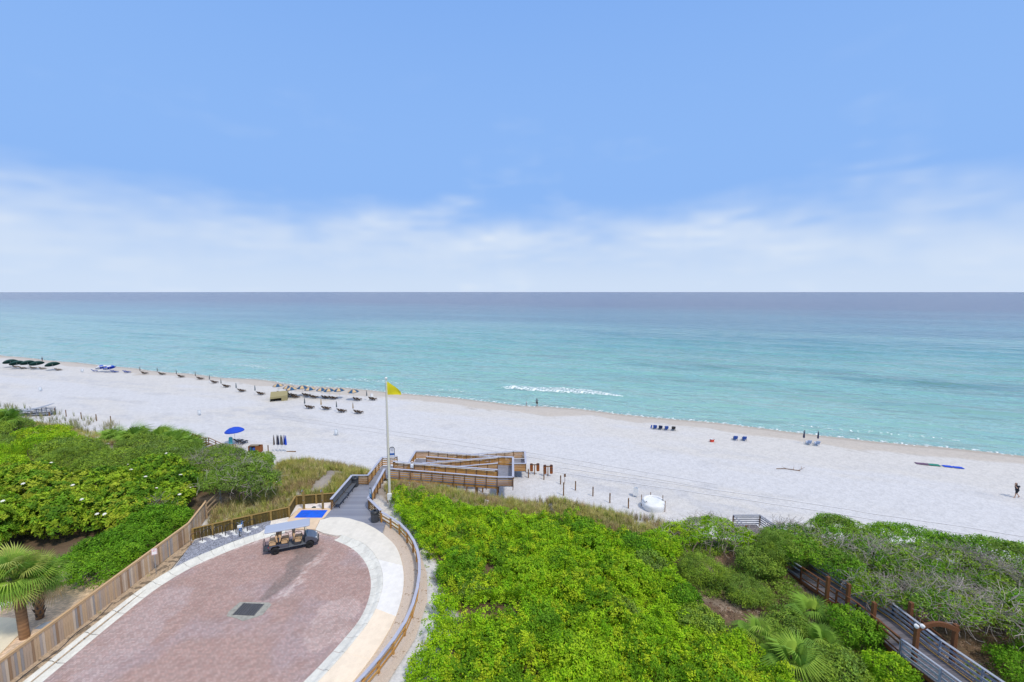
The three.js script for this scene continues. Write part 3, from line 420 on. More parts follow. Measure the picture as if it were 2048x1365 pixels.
{ // second boardwalk in the thicket, with an arched portal and a lit rope along its edge
  const K = thing('thicket_boardwalk', 'weathered grey boardwalk through the thicket ending at a small railed beach deck', 'boardwalk', [23.5, -1, -28]);
  const Q = (x, y, z) => V(x - 23.5, y + 1, z + 28);
  const dy = (z) => z > -27 ? -1 : z > -37 ? lerp(-1, -2.5, (z + 27) / -10) : -2.5, xl = (z) => z > -24 ? 23.15 + (z + 21) * 0.19 : lerp(22.58, 21.45, clamp((z + 24) / -15)), xr = (z) => z > -24 ? 25.35 + (z + 21) * 0.19 : lerp(24.78, 23.75, clamp((z + 24) / -15));
  for (let z = -12; z > -41.4; z -= 0.15) { const y = dy(z - 0.07), z1 = z - 0.07; block('plank', K, pick(M.oldPlank), [(xl(z1) + xr(z1)) / 2 - 23.5, y - 0.02 + 1, z1 + 28], [xr(z1) - xl(z1), 0.04, 0.138]); }
  const seg = [[-12, -18], [-18, -24], [-24, -27], [-27, -32], [-32, -37], [-37, -41.4]];
  for (const [a, b] of seg) {
    railing(K, Q(xl(a), dy(a), a), Q(xl(b), dy(b), b), a > -24 ? { wood: M.weather, post: M.weather[0], cap: M.weather[0], n: 3, bh: 0.12, every: 1.9, capW: 0.13, out: -1 } : { wood: a > -32 ? [M.brown] : M.weather, post: M.brown, cap: a > -32 ? M.brown : M.weather[1], n: 2, bh: 0.09, every: 1.9, capW: 0.1, out: -1 });
    if (a > -36) railing(K, Q(xr(a), dy(a), a), Q(xr(b), dy(b), b), { wood: M.weather, post: M.weather[1], cap: M.weather[0], n: 3, bh: 0.14, every: 1.9, capW: 0.16, out: 1 });
    for (const x of [xl(a), xr(a)]) { const gy = ground(x, a) - 0.4; if (gy < dy(a) - 0.2) beam('pile', K, M.brown, Q(x, gy, a), Q(x, dy(a) - 0.05, a), 0.16, 0.16); beam('stringer', K, M.brown, Q(x, dy(a) - 0.16, a), Q(x === xl(a) ? xl(b) : xr(b), dy(b) - 0.16, b), 0.06, 0.24); }
  }
  railing(K, Q(21.45, -2.5, -41.45), Q(24.0, -2.5, -41.45), { wood: M.weather, post: M.post, cap: M.weather[1], n: 4, bh: 0.1, every: 2.6, capW: 0.18, out: 1, first: false });
  railing(K, Q(24.0, -2.5, -41.45), Q(24.6, -2.5, -38.4), { wood: M.weather, post: M.post, cap: M.weather[1], n: 4, bh: 0.1, every: 3, capW: 0.16, first: false });
  for (let k = 0; k < 5; k++) block('stair_tread', K, M.weather[1], [25.0 + k * 0.32 - 23.5, -1.7 - k * 0.2, -37.4 + 28 + k * 0.05], [0.31, 0.05, 1.6]);
  for (const [x, z] of [[21.5, -39.2], [22.7, -37.6]]) beam('post', K, M.post, Q(x, -3.4, z), Q(x, -1.35, z), 0.15, 0.15);
}
{
  const K = thing('arched_portal', 'brown timber portal with an arched beam standing over the thicket boardwalk', 'portal', [24, -1, -24]);
  for (const [x, z, h] of [[23.0, -23.6, 2.05], [25.45, -23.85, 2.05], [22.6, -26.1, 1.75], [24.9, -26.1, 1.75]]) beam('post', K, M.brown, [x - 24, -1.2, z + 24], [x - 24, h, z + 24], 0.2, 0.2);
  for (const [z, x0, x1] of [[-23.72, 23.0, 25.45]]) { const c = []; for (let i = 0; i <= 10; i++) { const t = i / 10; c.push(V(lerp(x0, x1, t) - 24, 1.78 + 0.42 * Math.sin(Math.PI * t), z + 24)); } for (let i = 0; i < 10; i++) beam('arch_beam', K, M.brown, c[i], c[i + 1].clone().addScaledVector(c[i + 1].clone().sub(c[i]), 0.06), 0.14, 0.24); }
  for (const x of [22.65, 25.2]) for (const y of [0.55, 0.85]) beam('side_rail', K, M.brown, [x - 24, y, -1.85], [x - 24, y, -0.1], 0.05, 0.11);
}
{
  const K = thing('tall_thicket_posts', 'pair of tall brown timber posts with a cross rail beside the hidden boardwalk', 'posts', [21.7, -1.9, -28.2]);
  for (const [x, z] of [[-0.15, -0.5], [0.7, 0.25]]) beam('post', K, M.brown, [x, -1.0, z], [x, 2.6, z], 0.19, 0.19);
  beam('cross_rail', K, M.brown, [-0.15, 0.9, -0.45], [0.7, 0.85, 0.2], 0.06, 0.14); beam('cross_rail', K, M.brown, [-0.15, 0.45, -0.45], [0.7, 0.4, 0.2], 0.06, 0.12);
}
{
  const rp = whole('rope_edging', tubeGeo([[25.1, -0.9, -20], [24.55, -0.9, -24], [24.35, -0.92, -27], [24.05, -1.6, -31.5], [23.75, -2.3, -36]].map((p) => V(...p)), 0.022, 40, 5), std({ color: lin(0.85, 0.45, 0.05), roughness: 0.6 }), 'bright orange yellow rope strung along the edge of the thicket boardwalk', 'rope');
}
// ---------------------------------------------------------------- plants
srand(4242);
function leafGeo(n, R, L, W, { up = 0.35, flat: fl = 1, fold = 0.25 } = {}) {   // a spray of n folded leaves; +y points out of the crown
  const p = []; const a = V(), b = V(), c = V();
  for (let i = 0; i < n; i++) {
    const o = V(rr(-1, 1), rr(-0.6, 0.6) * fl, rr(-1, 1)).multiplyScalar(R * 0.7), d = V(rr(-1, 1), rr(-0.3, 1) * up + 0.15, rr(-1, 1)).normalize(), s = V(rr(-1, 1) * 0.75, 1, rr(-1, 1) * 0.75).cross(d).normalize(), l = L * rr(0.75, 1.2), w = W * rr(0.8, 1.2), nrm = s.clone().cross(d).normalize();
    const m = o.clone().addScaledVector(d, l * 0.45).addScaledVector(nrm, -w * fold), tip = o.clone().addScaledVector(d, l), l1 = o.clone().addScaledVector(d, l * 0.5).addScaledVector(s, w * 0.5), r1 = o.clone().addScaledVector(d, l * 0.5).addScaledVector(s, -w * 0.5);
    for (const t of [[o, r1, tip], [o, tip, l1]]) for (const q of t) p.push(q.x, q.y, q.z);
  }
  const g = new THREE.BufferGeometry(); g.setAttribute('position', new THREE.Float32BufferAttribute(p, 3)); g.computeVertexNormals(); return g;
}
function rosette(n, L, W) { const p = []; for (let i = 0; i < n; i++) { const t = i * 2.4, el = rr(0.05, 0.75), d = V(Math.cos(t) * Math.cos(el), Math.sin(el), Math.sin(t) * Math.cos(el)), s = V(-Math.sin(t), 0, Math.cos(t)), l = L * rr(0.8, 1.15), o = V(rr(-1, 1), rr(-1, 0.5), rr(-1, 1)).multiplyScalar(L * 0.3), e = o.clone().addScaledVector(d, l).add(V(0, -l * 0.12, 0)), m = o.clone().addScaledVector(d, l * 0.55); const a = m.clone().addScaledVector(s, W / 2).add(V(0, 0.015, 0)), b = m.clone().addScaledVector(s, -W / 2).add(V(0, 0.015, 0)); for (const q of [o, b, e, o, e, a]) p.push(q.x, q.y, q.z); } const g = new THREE.BufferGeometry(); g.setAttribute('position', new THREE.Float32BufferAttribute(p, 3)); g.computeVertexNormals(); return g; }
function blades(n, H, spread, w) { const p = []; for (let i = 0; i < n; i++) { const t = rnd() * 6.283, o = V(Math.cos(t), 0, Math.sin(t)).multiplyScalar(rnd() * spread * 0.35), lean = rr(0.15, 0.9) * spread, h = H * rr(0.55, 1.1), s = V(-Math.sin(t), 0, Math.cos(t)).multiplyScalar(w / 2), m = o.clone().add(V(Math.cos(t) * lean * 0.4, h * 0.6, Math.sin(t) * lean * 0.4)), e = o.clone().add(V(Math.cos(t) * lean, h, Math.sin(t) * lean)); const A = o.clone().add(s), B = o.clone().sub(s), C = m.clone().addScaledVector(s, 0.8), D = m.clone().addScaledVector(s, -0.8); for (const q of [A, B, C, B, D, C, C, D, e]) p.push(q.x, q.y, q.z); } const g = new THREE.BufferGeometry(); g.setAttribute('position', new THREE.Float32BufferAttribute(p, 3)); g.computeVertexNormals(); return g; }
function twigs(n, L, r) { const gs = []; for (let i = 0; i < n; i++) { let q = V(rr(-1, 1), rr(-0.4, 0.4), rr(-1, 1)).multiplyScalar(L * 0.35), d = V(rr(-1, 1), rr(-0.2, 0.7), rr(-1, 1)).normalize(); const pts = [q.clone()]; for (let k = 0; k < 3; k++) { d.add(V(rr(-1, 1), rr(-0.7, 0.7), rr(-1, 1)).multiplyScalar(0.6)).normalize(); q.addScaledVector(d, L * 0.3); pts.push(q.clone()); } gs.push(new THREE.TubeGeometry(new THREE.CatmullRomCurve3(pts), 4, r * rr(0.6, 1.2), 3)); } const g = mergeGeometries(gs); g.deleteAttribute('uv'); return g; }
const leafMat = new THREE.MeshPhysicalMaterial({ color: lin(1, 1, 1), roughness: 0.62, transmission: 0.3, thickness: 0, side: THREE.DoubleSide, specularIntensity: 0.25 });
const grassMat = std({ color: lin(1, 1, 1), roughness: 0.8 }), barkMat = std({ map: woodTex([0.36, 0.31, 0.27], [0.62, 0.56, 0.50]), roughness: 0.95 }), twigMat = std({ color: lin(1, 1, 1), roughness: 0.9 });
const G = {
  small: [0, 1, 2].map(() => leafGeo(15, 0.24, 0.13, 0.065)), vine: [0, 1, 2].map(() => leafGeo(18, 0.24, 0.11, 0.085, { up: 0.45 })), fine: [0, 1].map(() => leafGeo(26, 0.28, 0.15, 0.028, { up: 1.2 })),
  broad: [0, 1, 2].map(() => rosette(12, 0.27, 0.115)), grass: [0, 1, 2].map(() => blades(16, 0.55, 0.42, 0.022)), tall: [0, 1].map(() => blades(12, 1.0, 0.5, 0.022)), twig: [0, 1].map(() => twigs(9, 1.0, 0.011)),
};
const PAL = {
  magnolia: [[0.36, 0.50, 0.03], [0.29, 0.46, 0.025], [0.19, 0.37, 0.022], [0.13, 0.28, 0.02], [0.42, 0.50, 0.04], [0.10, 0.21, 0.018]],
  oak: [[0.20, 0.33, 0.04], [0.24, 0.39, 0.045], [0.15, 0.26, 0.035], [0.29, 0.42, 0.05], [0.21, 0.31, 0.07]],
  scrub: [[0.29, 0.44, 0.045], [0.24, 0.38, 0.06], [0.34, 0.48, 0.045], [0.20, 0.31, 0.045]],
  hedge: [[0.156, 0.366, 0.015], [0.195, 0.415, 0.020], [0.117, 0.281, 0.012], [0.234, 0.439, 0.020]],
  vine: [[0.32, 0.55, 0.012], [0.39, 0.60, 0.015], [0.24, 0.47, 0.010], [0.47, 0.60, 0.02], [0.15, 0.32, 0.010]],
  lime: [[0.35, 0.57, 0.012], [0.42, 0.60, 0.02], [0.28, 0.50, 0.012], [0.21, 0.42, 0.012]],
  straw: [[0.46, 0.40, 0.20], [0.40, 0.36, 0.14], [0.32, 0.33, 0.09], [0.36, 0.28, 0.16]],
  dune: [[0.38, 0.36, 0.07], [0.46, 0.40, 0.12], [0.27, 0.33, 0.045], [0.50, 0.42, 0.18], [0.34, 0.37, 0.06], [0.42, 0.31, 0.15]],
  grey: [[0.36, 0.31, 0.28], [0.44, 0.38, 0.34], [0.27, 0.23, 0.21], [0.52, 0.44, 0.39]],
};
const _m = new THREE.Matrix4(), _q = new THREE.Quaternion(), _q2 = new THREE.Quaternion(), _c = new THREE.Color(), UPV = V(0, 1, 0);
function scatter(name, parent, geo, mat, pts, pal, s0 = 0.8, s1 = 1.25, tilt = 1) {   // one part: copies of a spray of leaves at pts [{p, n}]
  const im = new THREE.InstancedMesh(geo, mat, pts.length); im.name = name; im.castShadow = im.receiveShadow = true; im.userData.kind = 'stuff';
  pts.forEach((o, i) => { _q.setFromUnitVectors(UPV, o.n.clone().lerp(UPV, 1 - tilt).normalize()); _q2.setFromAxisAngle(UPV, rnd() * 6.283); const s = rr(s0, s1) * (o.s || 1); _m.compose(o.p, _q.multiply(_q2), V(s, s, s)); im.setMatrixAt(i, _m); const c = o.t !== undefined && rnd() < 0.7 ? pal[Math.floor(o.t * pal.length) % pal.length] : pick(pal), k = rr(0.68, 1.3); im.setColorAt(i, _c.setRGB(c[0] * k, c[1] * k, c[2] * k)); });
  parent.add(im); return im;
}
function lumps(list, k = 7, f = 0.42) {                                // each [x, y, z, rx, ry, rz] lobe gets smaller bumps over its surface
  const out = list.map((l) => [...l]);
  for (const [x, y, z, rx, ry, rz] of list) for (let i = 0; i < k; i++) { const t = rnd() * 6.283, e = Math.asin(rr(-0.15, 0.95)), d = [Math.cos(t) * Math.cos(e), Math.sin(e), Math.sin(t) * Math.cos(e)], s = f * rr(0.7, 1.25); out.push([x + d[0] * rx * 0.78, y + d[1] * ry * 0.78, z + d[2] * rz * 0.78, rx * s, Math.max(ry, rx * 0.5) * s, rz * s]); }
  return out;
}
function shell(lobes, dens, depth = 0.5, low = -0.3) {
  const pts = [];
  for (let li = 0; li < lobes.length; li++) {
    const [x, y, z, rx, ry, rz] = lobes[li], pw = 1.6, area = 4 * Math.PI * Math.pow(((rx * ry) ** pw + (rx * rz) ** pw + (ry * rz) ** pw) / 3, 1 / pw), n = Math.round(area * dens * 0.75), tone = rnd();
    for (let i = 0; i < n; i++) {
      const t = rnd() * 6.283, e = Math.asin(rr(-0.9, 1)), d = [Math.cos(t) * Math.cos(e), Math.sin(e), Math.sin(t) * Math.cos(e)]; if (d[1] < low && rnd() < 0.85) continue;
      const r = 1.04 - depth * rnd() * rnd(), p = [x + d[0] * r * rx, y + d[1] * r * ry, z + d[2] * r * rz];
      let hid = false; for (let lj = 0; lj < lobes.length && !hid; lj++) if (lj !== li) { const q = lobes[lj]; if (((p[0] - q[0]) / q[3]) ** 2 + ((p[1] - q[1]) / q[4]) ** 2 + ((p[2] - q[2]) / q[5]) ** 2 < 0.42) hid = true; }
      if (!hid) pts.push({ t: tone, p: V(...p), n: V(d[0] / rx, d[1] / ry + 0.15 / ry, d[2] / rz).normalize() });
    }
  }
  return pts;
}
function stems(parent, name, base, lobes, r, n = 4, mat = barkMat) {     // crooked trunk with limbs reaching into the lobes
  const gs = []; const b = va(base);
  for (let i = 0; i < Math.min(n, lobes.length); i++) { const l = lobes[i], e = V(l[0], l[1], l[2]), o = b.clone().add(V(rr(-1, 1) * r * 2, 0, rr(-1, 1) * r * 2)), m1 = o.clone().lerp(e, 0.35).add(V(rr(-0.3, 0.3), rr(0, 0.3), rr(-0.3, 0.3))), m2 = o.clone().lerp(e, 0.7).add(V(rr(-0.3, 0.3), rr(-0.1, 0.2), rr(-0.3, 0.3))); gs.push(new THREE.TubeGeometry(new THREE.CatmullRomCurve3([o, m1, m2, e]), 10, r * (i ? 0.6 : 1), 6)); }
  return mesh(name, mergeGeometries(gs), mat, parent);
}
function bush(name, label, group, at, lobes, { geo = G.small, pal = PAL.oak, dens = 16, k = 7, f = 0.42, depth = 0.5, trunk = 0.07, limbs = 4, dead = 0, deadLobes, s0 = 0.8, s1 = 1.25, category = 'bush', low = -0.3 } = {}) {
  const gy = ground(at[0], at[1]), o = thing(name, label, category, [at[0], gy, at[1]], 0, group);
  const L = lumps(lobes, k, f), pts = shell(L, dens, depth, low), per = geo.map(() => []); pts.forEach((q, i) => per[i % geo.length].push(q));
  geo.forEach((g, i) => scatter('crown', o, g, leafMat, per[i], pal, s0, s1));
  stems(o, 'trunk', [0, -0.2, 0], lobes, trunk, limbs);
  if (dead) { const tp = shell(deadLobes ? deadLobes.map((i) => lobes[i]) : L.slice(0, lobes.length), dead, 0.3, -0.1); scatter('bare_twigs', o, G.twig[0], twigMat, tp, PAL.grey, 0.7, 1.3); }
  return o;
}
// --- fan palms
function fan(n, L, droop, arc) {                                        // one costapalmate blade on its stalk, growing along +x
  const p = [], stalk = L * 0.75;
  for (const w of [0.022]) { const a = [0, 0, -w], b = [0, 0, w], c = [stalk, L * 0.06, -w * 0.6], d = [stalk, L * 0.06, w * 0.6]; p.push(...a, ...b, ...c, ...b, ...d, ...c); }
  for (let i = 0; i < n; i++) { const t = lerp(-arc, arc, (i + 0.5) / n), l = L * (0.75 + 0.25 * Math.cos(t)) * rr(0.9, 1.08), c = Math.cos(t), s = Math.sin(t), w = L * 0.026; const o = [stalk, L * 0.06, 0], m = [stalk + c * l * 0.55, L * 0.06 + l * 0.05 * (1 - 0.6 * Math.abs(t)), s * l * 0.55], e = [stalk + c * l, L * 0.06 - droop * l * rr(0.6, 1.2), s * l]; const A = [m[0] - s * w, m[1] + 0.012, m[2] + c * w], B = [m[0] + s * w, m[1] - 0.012, m[2] - c * w]; p.push(...o, ...A, ...B, ...A, ...e, ...B); }
  const g = new THREE.BufferGeometry(); g.setAttribute('position', new THREE.Float32BufferAttribute(p, 3)); g.computeVertexNormals(); return g;
}
const FAN = [fan(36, 1.05, 0.45, 2.3), fan(36, 1.05, 0.7, 2.4), fan(32, 0.95, 0.3, 2.0)];
const frondMats = [lin(0.24, 0.42, 0.05), lin(0.33, 0.49, 0.06), lin(0.18, 0.34, 0.045), lin(0.44, 0.50, 0.11)].map((c) => new THREE.MeshPhysicalMaterial({ color: c, roughness: 0.75, specularIntensity: 0.3, transmission: 0.25, thickness: 0, side: THREE.DoubleSide }));
const deadFrond = std({ color: lin(0.40, 0.27, 0.12) });
function fronds(o, y, n, s, lo = -0.6, hi = 1.35, mats = frondMats) { for (let i = 0; i < n; i++) { const f = mesh('frond', FAN[i % 3], lo < -0.5 && i < 2 ? deadFrond : pick(mats), o); f.position.set(0, y, 0); f.rotation.set(rr(-0.25, 0.25), i * 2.399 + rr(-0.2, 0.2), lerp(lo, hi, (i + 0.5) / n) + rr(-0.1, 0.1), 'YZX'); const k = s * rr(0.88, 1.12); f.scale.set(k, k, k); } }
function fanPalm(label, x, z, h, lean, s, n, group, boots = 0.45) {
  const gy = ground(x, z), o = thing('cabbage_palm', label, 'palm', [x, gy, z], 0, group), top = V(lean[0], h, lean[1]);
  const pts = [V(0, -0.2, 0), V(lean[0] * 0.2, h * 0.4, lean[1] * 0.2), V(lean[0] * 0.6, h * 0.75, lean[1] * 0.6), top];
  tube('trunk', o, trunkMat, pts, 0.17 * s + 0.04, 14, 10);
  const bp = []; const cv = new THREE.CatmullRomCurve3(pts); for (let i = 0; i < 60; i++) { const t = lerp(1 - boots, 1, i / 60), c = cv.getPoint(t), a = i * 2.4; const g = new THREE.ConeGeometry(0.075, 0.34, 4); g.translate(0, 0.12, 0); g.rotateZ(-0.5); g.translate(0.19, 0, 0); g.rotateY(a); g.translate(c.x, c.y, c.z); bp.push(g); }
  mesh('leaf_boots', mergeGeometries(bp), std({ color: lin(0.13, 0.10, 0.08), roughness: 1 }), o);
  const c = new THREE.Group(); c.name = 'crown'; c.position.copy(top); o.add(c); fronds(c, 0, n, s, -0.75, 1.35); return o;
}
const trunkMat = std({ map: tex(128, (u, v) => { const k = 0.85 + 0.3 * fbm(u * 40, v * 6, 2, 3, 40, 6) - 0.12 * (Math.floor(u * 36) % 2); return [0.62 * k, 0.47 * k, 0.33 * k]; }), roughness: 0.95 });
function palmetto(label, x, z, n, s, group, dy = 0) { const o = thing('saw_palmetto', label, 'palmetto', [x, ground(x, z) + dy, z], 0, group); fronds(o, 0.1, n, s, 0.05, 1.35, [frondMats[0], frondMats[1], frondMats[2]]); return o; }
// ---------------------------------------------------------------- plants left of the road
srand(99);
fanPalm('nearer fan palm leaning over the pool edge with a smooth tan trunk', -28.3, -24.1, 3.7, [-0.25, -0.1], 1.15, 36);
fanPalm('fan palm with a dark ragged trunk close behind the leaning one by the pool', -29.1, -25.7, 2.95, [0.8, 0.5], 0.95, 30, undefined, 0.9);
{ // hedge behind the fence
  const lobes = []; for (let z = -28.8; z > -36.5; z -= 1.5) lobes.push([-28.45 + 29 + rr(-0.2, 0.2) - (z + 28.8) * -0.02, 0.85 + rr(-0.1, 0.1), z + 32, 1.45, 1.05, 1.15], [-30.2 + 29 + rr(-0.3, 0.3), 0.9 + rr(-0.1, 0.15), z + 32, 1.3, 1.1, 1.2]);
  bush('clipped_hedge', 'dense bright green clipped hedge pressed against the back of the board fence', undefined, [-29, -32], lobes, { pal: PAL.hedge, geo: G.small, dens: 26, k: 5, f: 0.45, limbs: 6, category: 'hedge' });
}
const mg = 'magnolias with pale flowers behind the fence';
const magnolia = [
  [-41.5, -33.5, 3.7, 2.7], [-37.8, -36.0, 3.6, 2.5], [-42.5, -38.2, 3.9, 2.9], [-38.5, -40.2, 3.7, 2.6], [-34.6, -39.2, 3.2, 2.2], [-36.2, -44.0, 3.4, 2.4], [-32.6, -41.9, 3.2, 1.9], [-46.5, -35.5, 3.9, 2.8], [-47.5, -41.5, 3.7, 2.8], [-31.2, -39.3, 2.3, 1.6], [-33.3, -36.2, 2.6, 1.7]];
const flower = (() => { const gs = []; for (let i = 0; i < 7; i++) { const g = new THREE.SphereGeometry(0.09, 6, 4, 0, 6.283, 0, 1.4); g.scale(1, 0.4, 0.55); g.rotateZ(-0.5); g.translate(0.08, 0, 0); g.rotateY(i * 0.9); gs.push(g); } return mergeGeometries(gs); })(), petal = std({ color: lin(0.82, 0.80, 0.70), roughness: 0.6 });
magnolia.forEach(([x, z, h, r], i) => {
  const lobes = [[0, h * 0.62, 0, r, h * 0.36, r * 0.95], [r * 0.5, h * 0.42, r * 0.55, r * 0.62, h * 0.3, r * 0.6], [-r * 0.6, h * 0.42, r * 0.4, r * 0.6, h * 0.3, r * 0.6], [r * 0.35, h * 0.45, -r * 0.5, r * 0.6, h * 0.3, r * 0.6]];
  const o = bush('magnolia', 'broad leaved magnolia with lime green leaf tips in the row behind the board fence', mg, [x, z], lobes, { geo: G.broad, pal: i % 3 === 0 ? PAL.magnolia : PAL.magnolia.slice(0, 5), dens: 10, k: 12, f: 0.36, depth: 0.55, trunk: 0.09, category: 'tree', s0: 0.85, s1: 1.3 });
  for (let k = 0; k < 2; k++) { const t = rnd() * 6.283, e = rr(0.3, 1.1), f = mesh('flower', flower, petal, o); f.position.set(Math.cos(t) * Math.cos(e) * r * 1.05, h * 0.62 + Math.sin(e) * h * 0.42, Math.sin(t) * Math.cos(e) * r); f.rotation.set(rr(-0.4, 0.4), rr(0, 6), 0); }
});
bush('withered_shrub', 'small withered brown shrub among the magnolias near the hedge', undefined, [-31.0, -37.9], [[0, 1.0, 0, 0.8, 0.6, 0.8], [0.4, 0.7, 0.4, 0.6, 0.5, 0.6]], { geo: G.small, pal: [[0.17, 0.09, 0.045], [0.22, 0.12, 0.06]], dens: 22, dead: 4 });
{
  const at = [-25.8, -40.9];
  bush('live_oak', 'small spreading live oak with a forked pale trunk behind the low timber wall', undefined, at, [[0.2, 2.35, -0.4, 2.5, 1.0, 2.0], [-1.8, 2.2, 0.2, 1.6, 0.9, 1.5], [2.0, 2.0, 0.0, 1.7, 0.9, 1.5], [0.6, 2.9, -0.8, 1.5, 0.7, 1.4]], { pal: PAL.oak, dens: 20, k: 8, trunk: 0.12, limbs: 4, dead: 0.8, category: 'tree', low: -0.1 });
}
const og = 'dark scrub oaks massed behind the magnolias';
[[-28.6, -45.2, 2.2, 2.4], [-33.5, -47.6, 2.2, 2.6], [-30.2, -50.0, 1.7, 2.3], [-38.6, -49.0, 2.3, 2.8], [-36.0, -53.5, 1.8, 2.6], [-43.5, -46.5, 2.6, 2.9], [-42.5, -53.5, 2.0, 3.0], [-32.5, -54.6, 1.5, 2.0], [-38.5, -57.6, 1.5, 2.3]].forEach(([x, z, h, r], i) => bush('scrub_oak', 'rounded dark green scrub oak in the mass behind the magnolias', og, [x, z], [[0, h * 0.6, 0, r, h * 0.42, r], [r * 0.6, h * 0.45, r * 0.3, r * 0.65, h * 0.35, r * 0.65], [-r * 0.6, h * 0.45, r * 0.2, r * 0.65, h * 0.35, r * 0.65]], { pal: i % 3 === 2 ? PAL.scrub : PAL.oak, dens: 14, k: 9, dead: i === 1 || i === 4 ? 1.2 : 0, trunk: 0.08 }));
const sg = 'pale green scrub mounds towards the far dune';
[[-49.5, -49.5, 2.6, 3.4], [-55.5, -45.5, 2.8, 3.6], [-54.5, -53.5, 2.2, 3.2], [-62, -50.5, 2.6, 3.8], [-49, -58.0, 2.0, 2.8], [-60.5, -57.0, 2.2, 3.4], [-69, -56.0, 2.4, 3.8], [-67.5, -62.5, 1.9, 3.2], [-77, -62.5, 2.3, 3.8], [-86, -66.5, 2.3, 4.0], [-79.5, -69.0, 1.6, 3.0], [-96, -72.5, 2.4, 4.2], [-107, -78.0, 2.4, 4.4], [-91.5, -76.0, 1.4, 3.0], [-73, -49.5, 2.8, 4.0], [-85, -57.0, 2.8, 4.2], [-98, -63.5, 2.8, 4.4], [-112, -70.0, 2.8, 4.6], [-58, -40.5, 3.0, 3.4], [-66, -45.0, 3.0, 3.8]].forEach(([x, z, h, r], i) => bush('dune_scrub', 'low wide mound of pale green scrub on the dune beyond the magnolias', sg, [x, z], [[0, h * 0.5, 0, r, h * 0.42, r * 0.85], [r * 0.7, h * 0.35, r * 0.2, r * 0.7, h * 0.35, r * 0.6], [-r * 0.7, h * 0.35, -r * 0.2, r * 0.7, h * 0.35, r * 0.6]], { pal: i % 4 === 1 ? PAL.lime : i % 4 === 3 ? PAL.vine : PAL.scrub, geo: i % 3 ? G.small : G.fine, dens: 9, k: 9, f: 0.36, s0: 1.0, s1: 1.6 }));
const pg = 'palms clustered at the beach edge of the dune';
[[-49.5, -63.2, 1.7], [-52.3, -64.8, 2.0], [-54.8, -63.4, 2.1], [-56.5, -66.0, 1.7], [-50.5, -66.4, 1.8], [-47.2, -64.6, 1.5], [-53.6, -67.3, 1.7], [-58.8, -64.4, 1.6], [-45.6, -62.6, 1.2]].forEach(([x, z, s]) => { const o = palmetto('bushy fan palm in the cluster at the beach edge of the dune', x, z, 20, s * 0.8, pg, 0.1); });
palmetto('lone yellowing fan palm rising from the pale green scrub', -76.5, -66.5, 16, 1.5, undefined, 1.6);
// ---------------------------------------------------------------- plants right of the road
srand(1234);
const inPoly = (poly, x, z) => { let c = false; for (let i = 0, j = poly.length - 1; i < poly.length; j = i++) { const [xi, zi] = poly[i], [xj, zj] = poly[j]; if ((zi > z) !== (zj > z) && x < (xj - xi) * (z - zi) / (zj - zi) + xi) c = !c; } return c; };
function cover(name, label, category, poly, dens, top, geos, mat, pal, s0, s1, keep) {
  const xs = poly.map((p) => p[0]), zs = poly.map((p) => p[1]), x0 = Math.min(...xs), x1 = Math.max(...xs), z0 = Math.min(...zs), z1 = Math.max(...zs), n = Math.round((x1 - x0) * (z1 - z0) * dens), per = geos.map(() => []);
  for (let i = 0; i < n; i++) { const x = rr(x0, x1), z = rr(z0, z1), j = 0.7 * (fbm(x * 0.8, z * 0.8, 1, 3) - 0.5) * 2; if (!inPoly(poly, x + j, z + j)) continue; if (keep && !keep(x, z)) continue; const t = top ? top(x, z) : 0, y = ground(x, z) + t - (top ? 0.85 * Math.pow(rnd(), 1.6) * Math.max(0.35, t) : 0); const e = 0.3, nx = top ? top(x - e, z) - top(x + e, z) : 0, nz = top ? top(x, z - e) - top(x, z + e) : 0; per[i % geos.length].push({ t: clamp(fbm(x * 0.45 + 70, z * 0.45, 6, 3) * 2.2 - 0.6, 0, 0.999), p: V(x, y, z), n: V(nx, 2 * e, nz).normalize() }); }
  const o = new THREE.Group(); o.name = numbered(name); o.userData = { kind: 'stuff', label, category }; scene.add(o);
  geos.forEach((g, i) => { scatter('foliage', o, g, mat, per[i], typeof pal === 'function' ? pal() : pal, s0, s1); });
  return o;
}
const mound = (x, z) => 0.1 + 2.0 * Math.pow(fbm(x * 0.34 + 3, z * 0.34, 4, 3), 1.9) + 1.5 * Math.pow(fbm(x * 1.05 + 9, z * 1.05, 7, 2), 2.2);
const bare = (x, z) => fbm(x * 0.55 + 31, z * 0.55 + 8, 3, 3);
cover('creeping_vines', 'bright green creeping vines smothering the whole dune slope beside the guard rail', 'vines',
  [[-11.2, -41.2], [-8, -40.6], [-3, -39.0], [3, -38.6], [9, -37.0], [12.2, -35.2], [12.6, -33], [12.0, -30], [13.0, -26.5], [15.5, -24], [15, -17], [-5, -17], [-5.4, -21], [-4.6, -24.5], [-4.9, -27.2], [-5.7, -30.6], [-7.2, -33], [-9.4, -36.8], [-10.9, -39.2]], 60, mound, G.vine, leafMat, PAL.vine, 0.75, 1.2, (x, z) => bare(x, z) < 0.78 && !(mound(x, z) < 0.55 && rnd() < 0.45) && !(Math.hypot((x + 1.6) / 2.2, (z + 26.2) / 0.9) < 1 && rnd() < 0.85));
cover('dune_grass', 'yellow green dune grass along the crest above the beach', 'grass', [[-13.6, -46.2], [-6, -46.0], [0.5, -45.9], [4, -46.6], [9, -44.8], [12.6, -43.2], [15.3, -42.8], [17.8, -40.4], [14.4, -35.6], [11, -35.6], [8, -37], [2, -38.6], [-3, -38.8], [-8, -40.4], [-12.2, -41]], 26, null, [...G.grass, G.tall[0]], grassMat, PAL.dune, 0.6, 1.15, (x, z) => fbm(x * 0.4, z * 0.4, 9, 2) > 0.24);
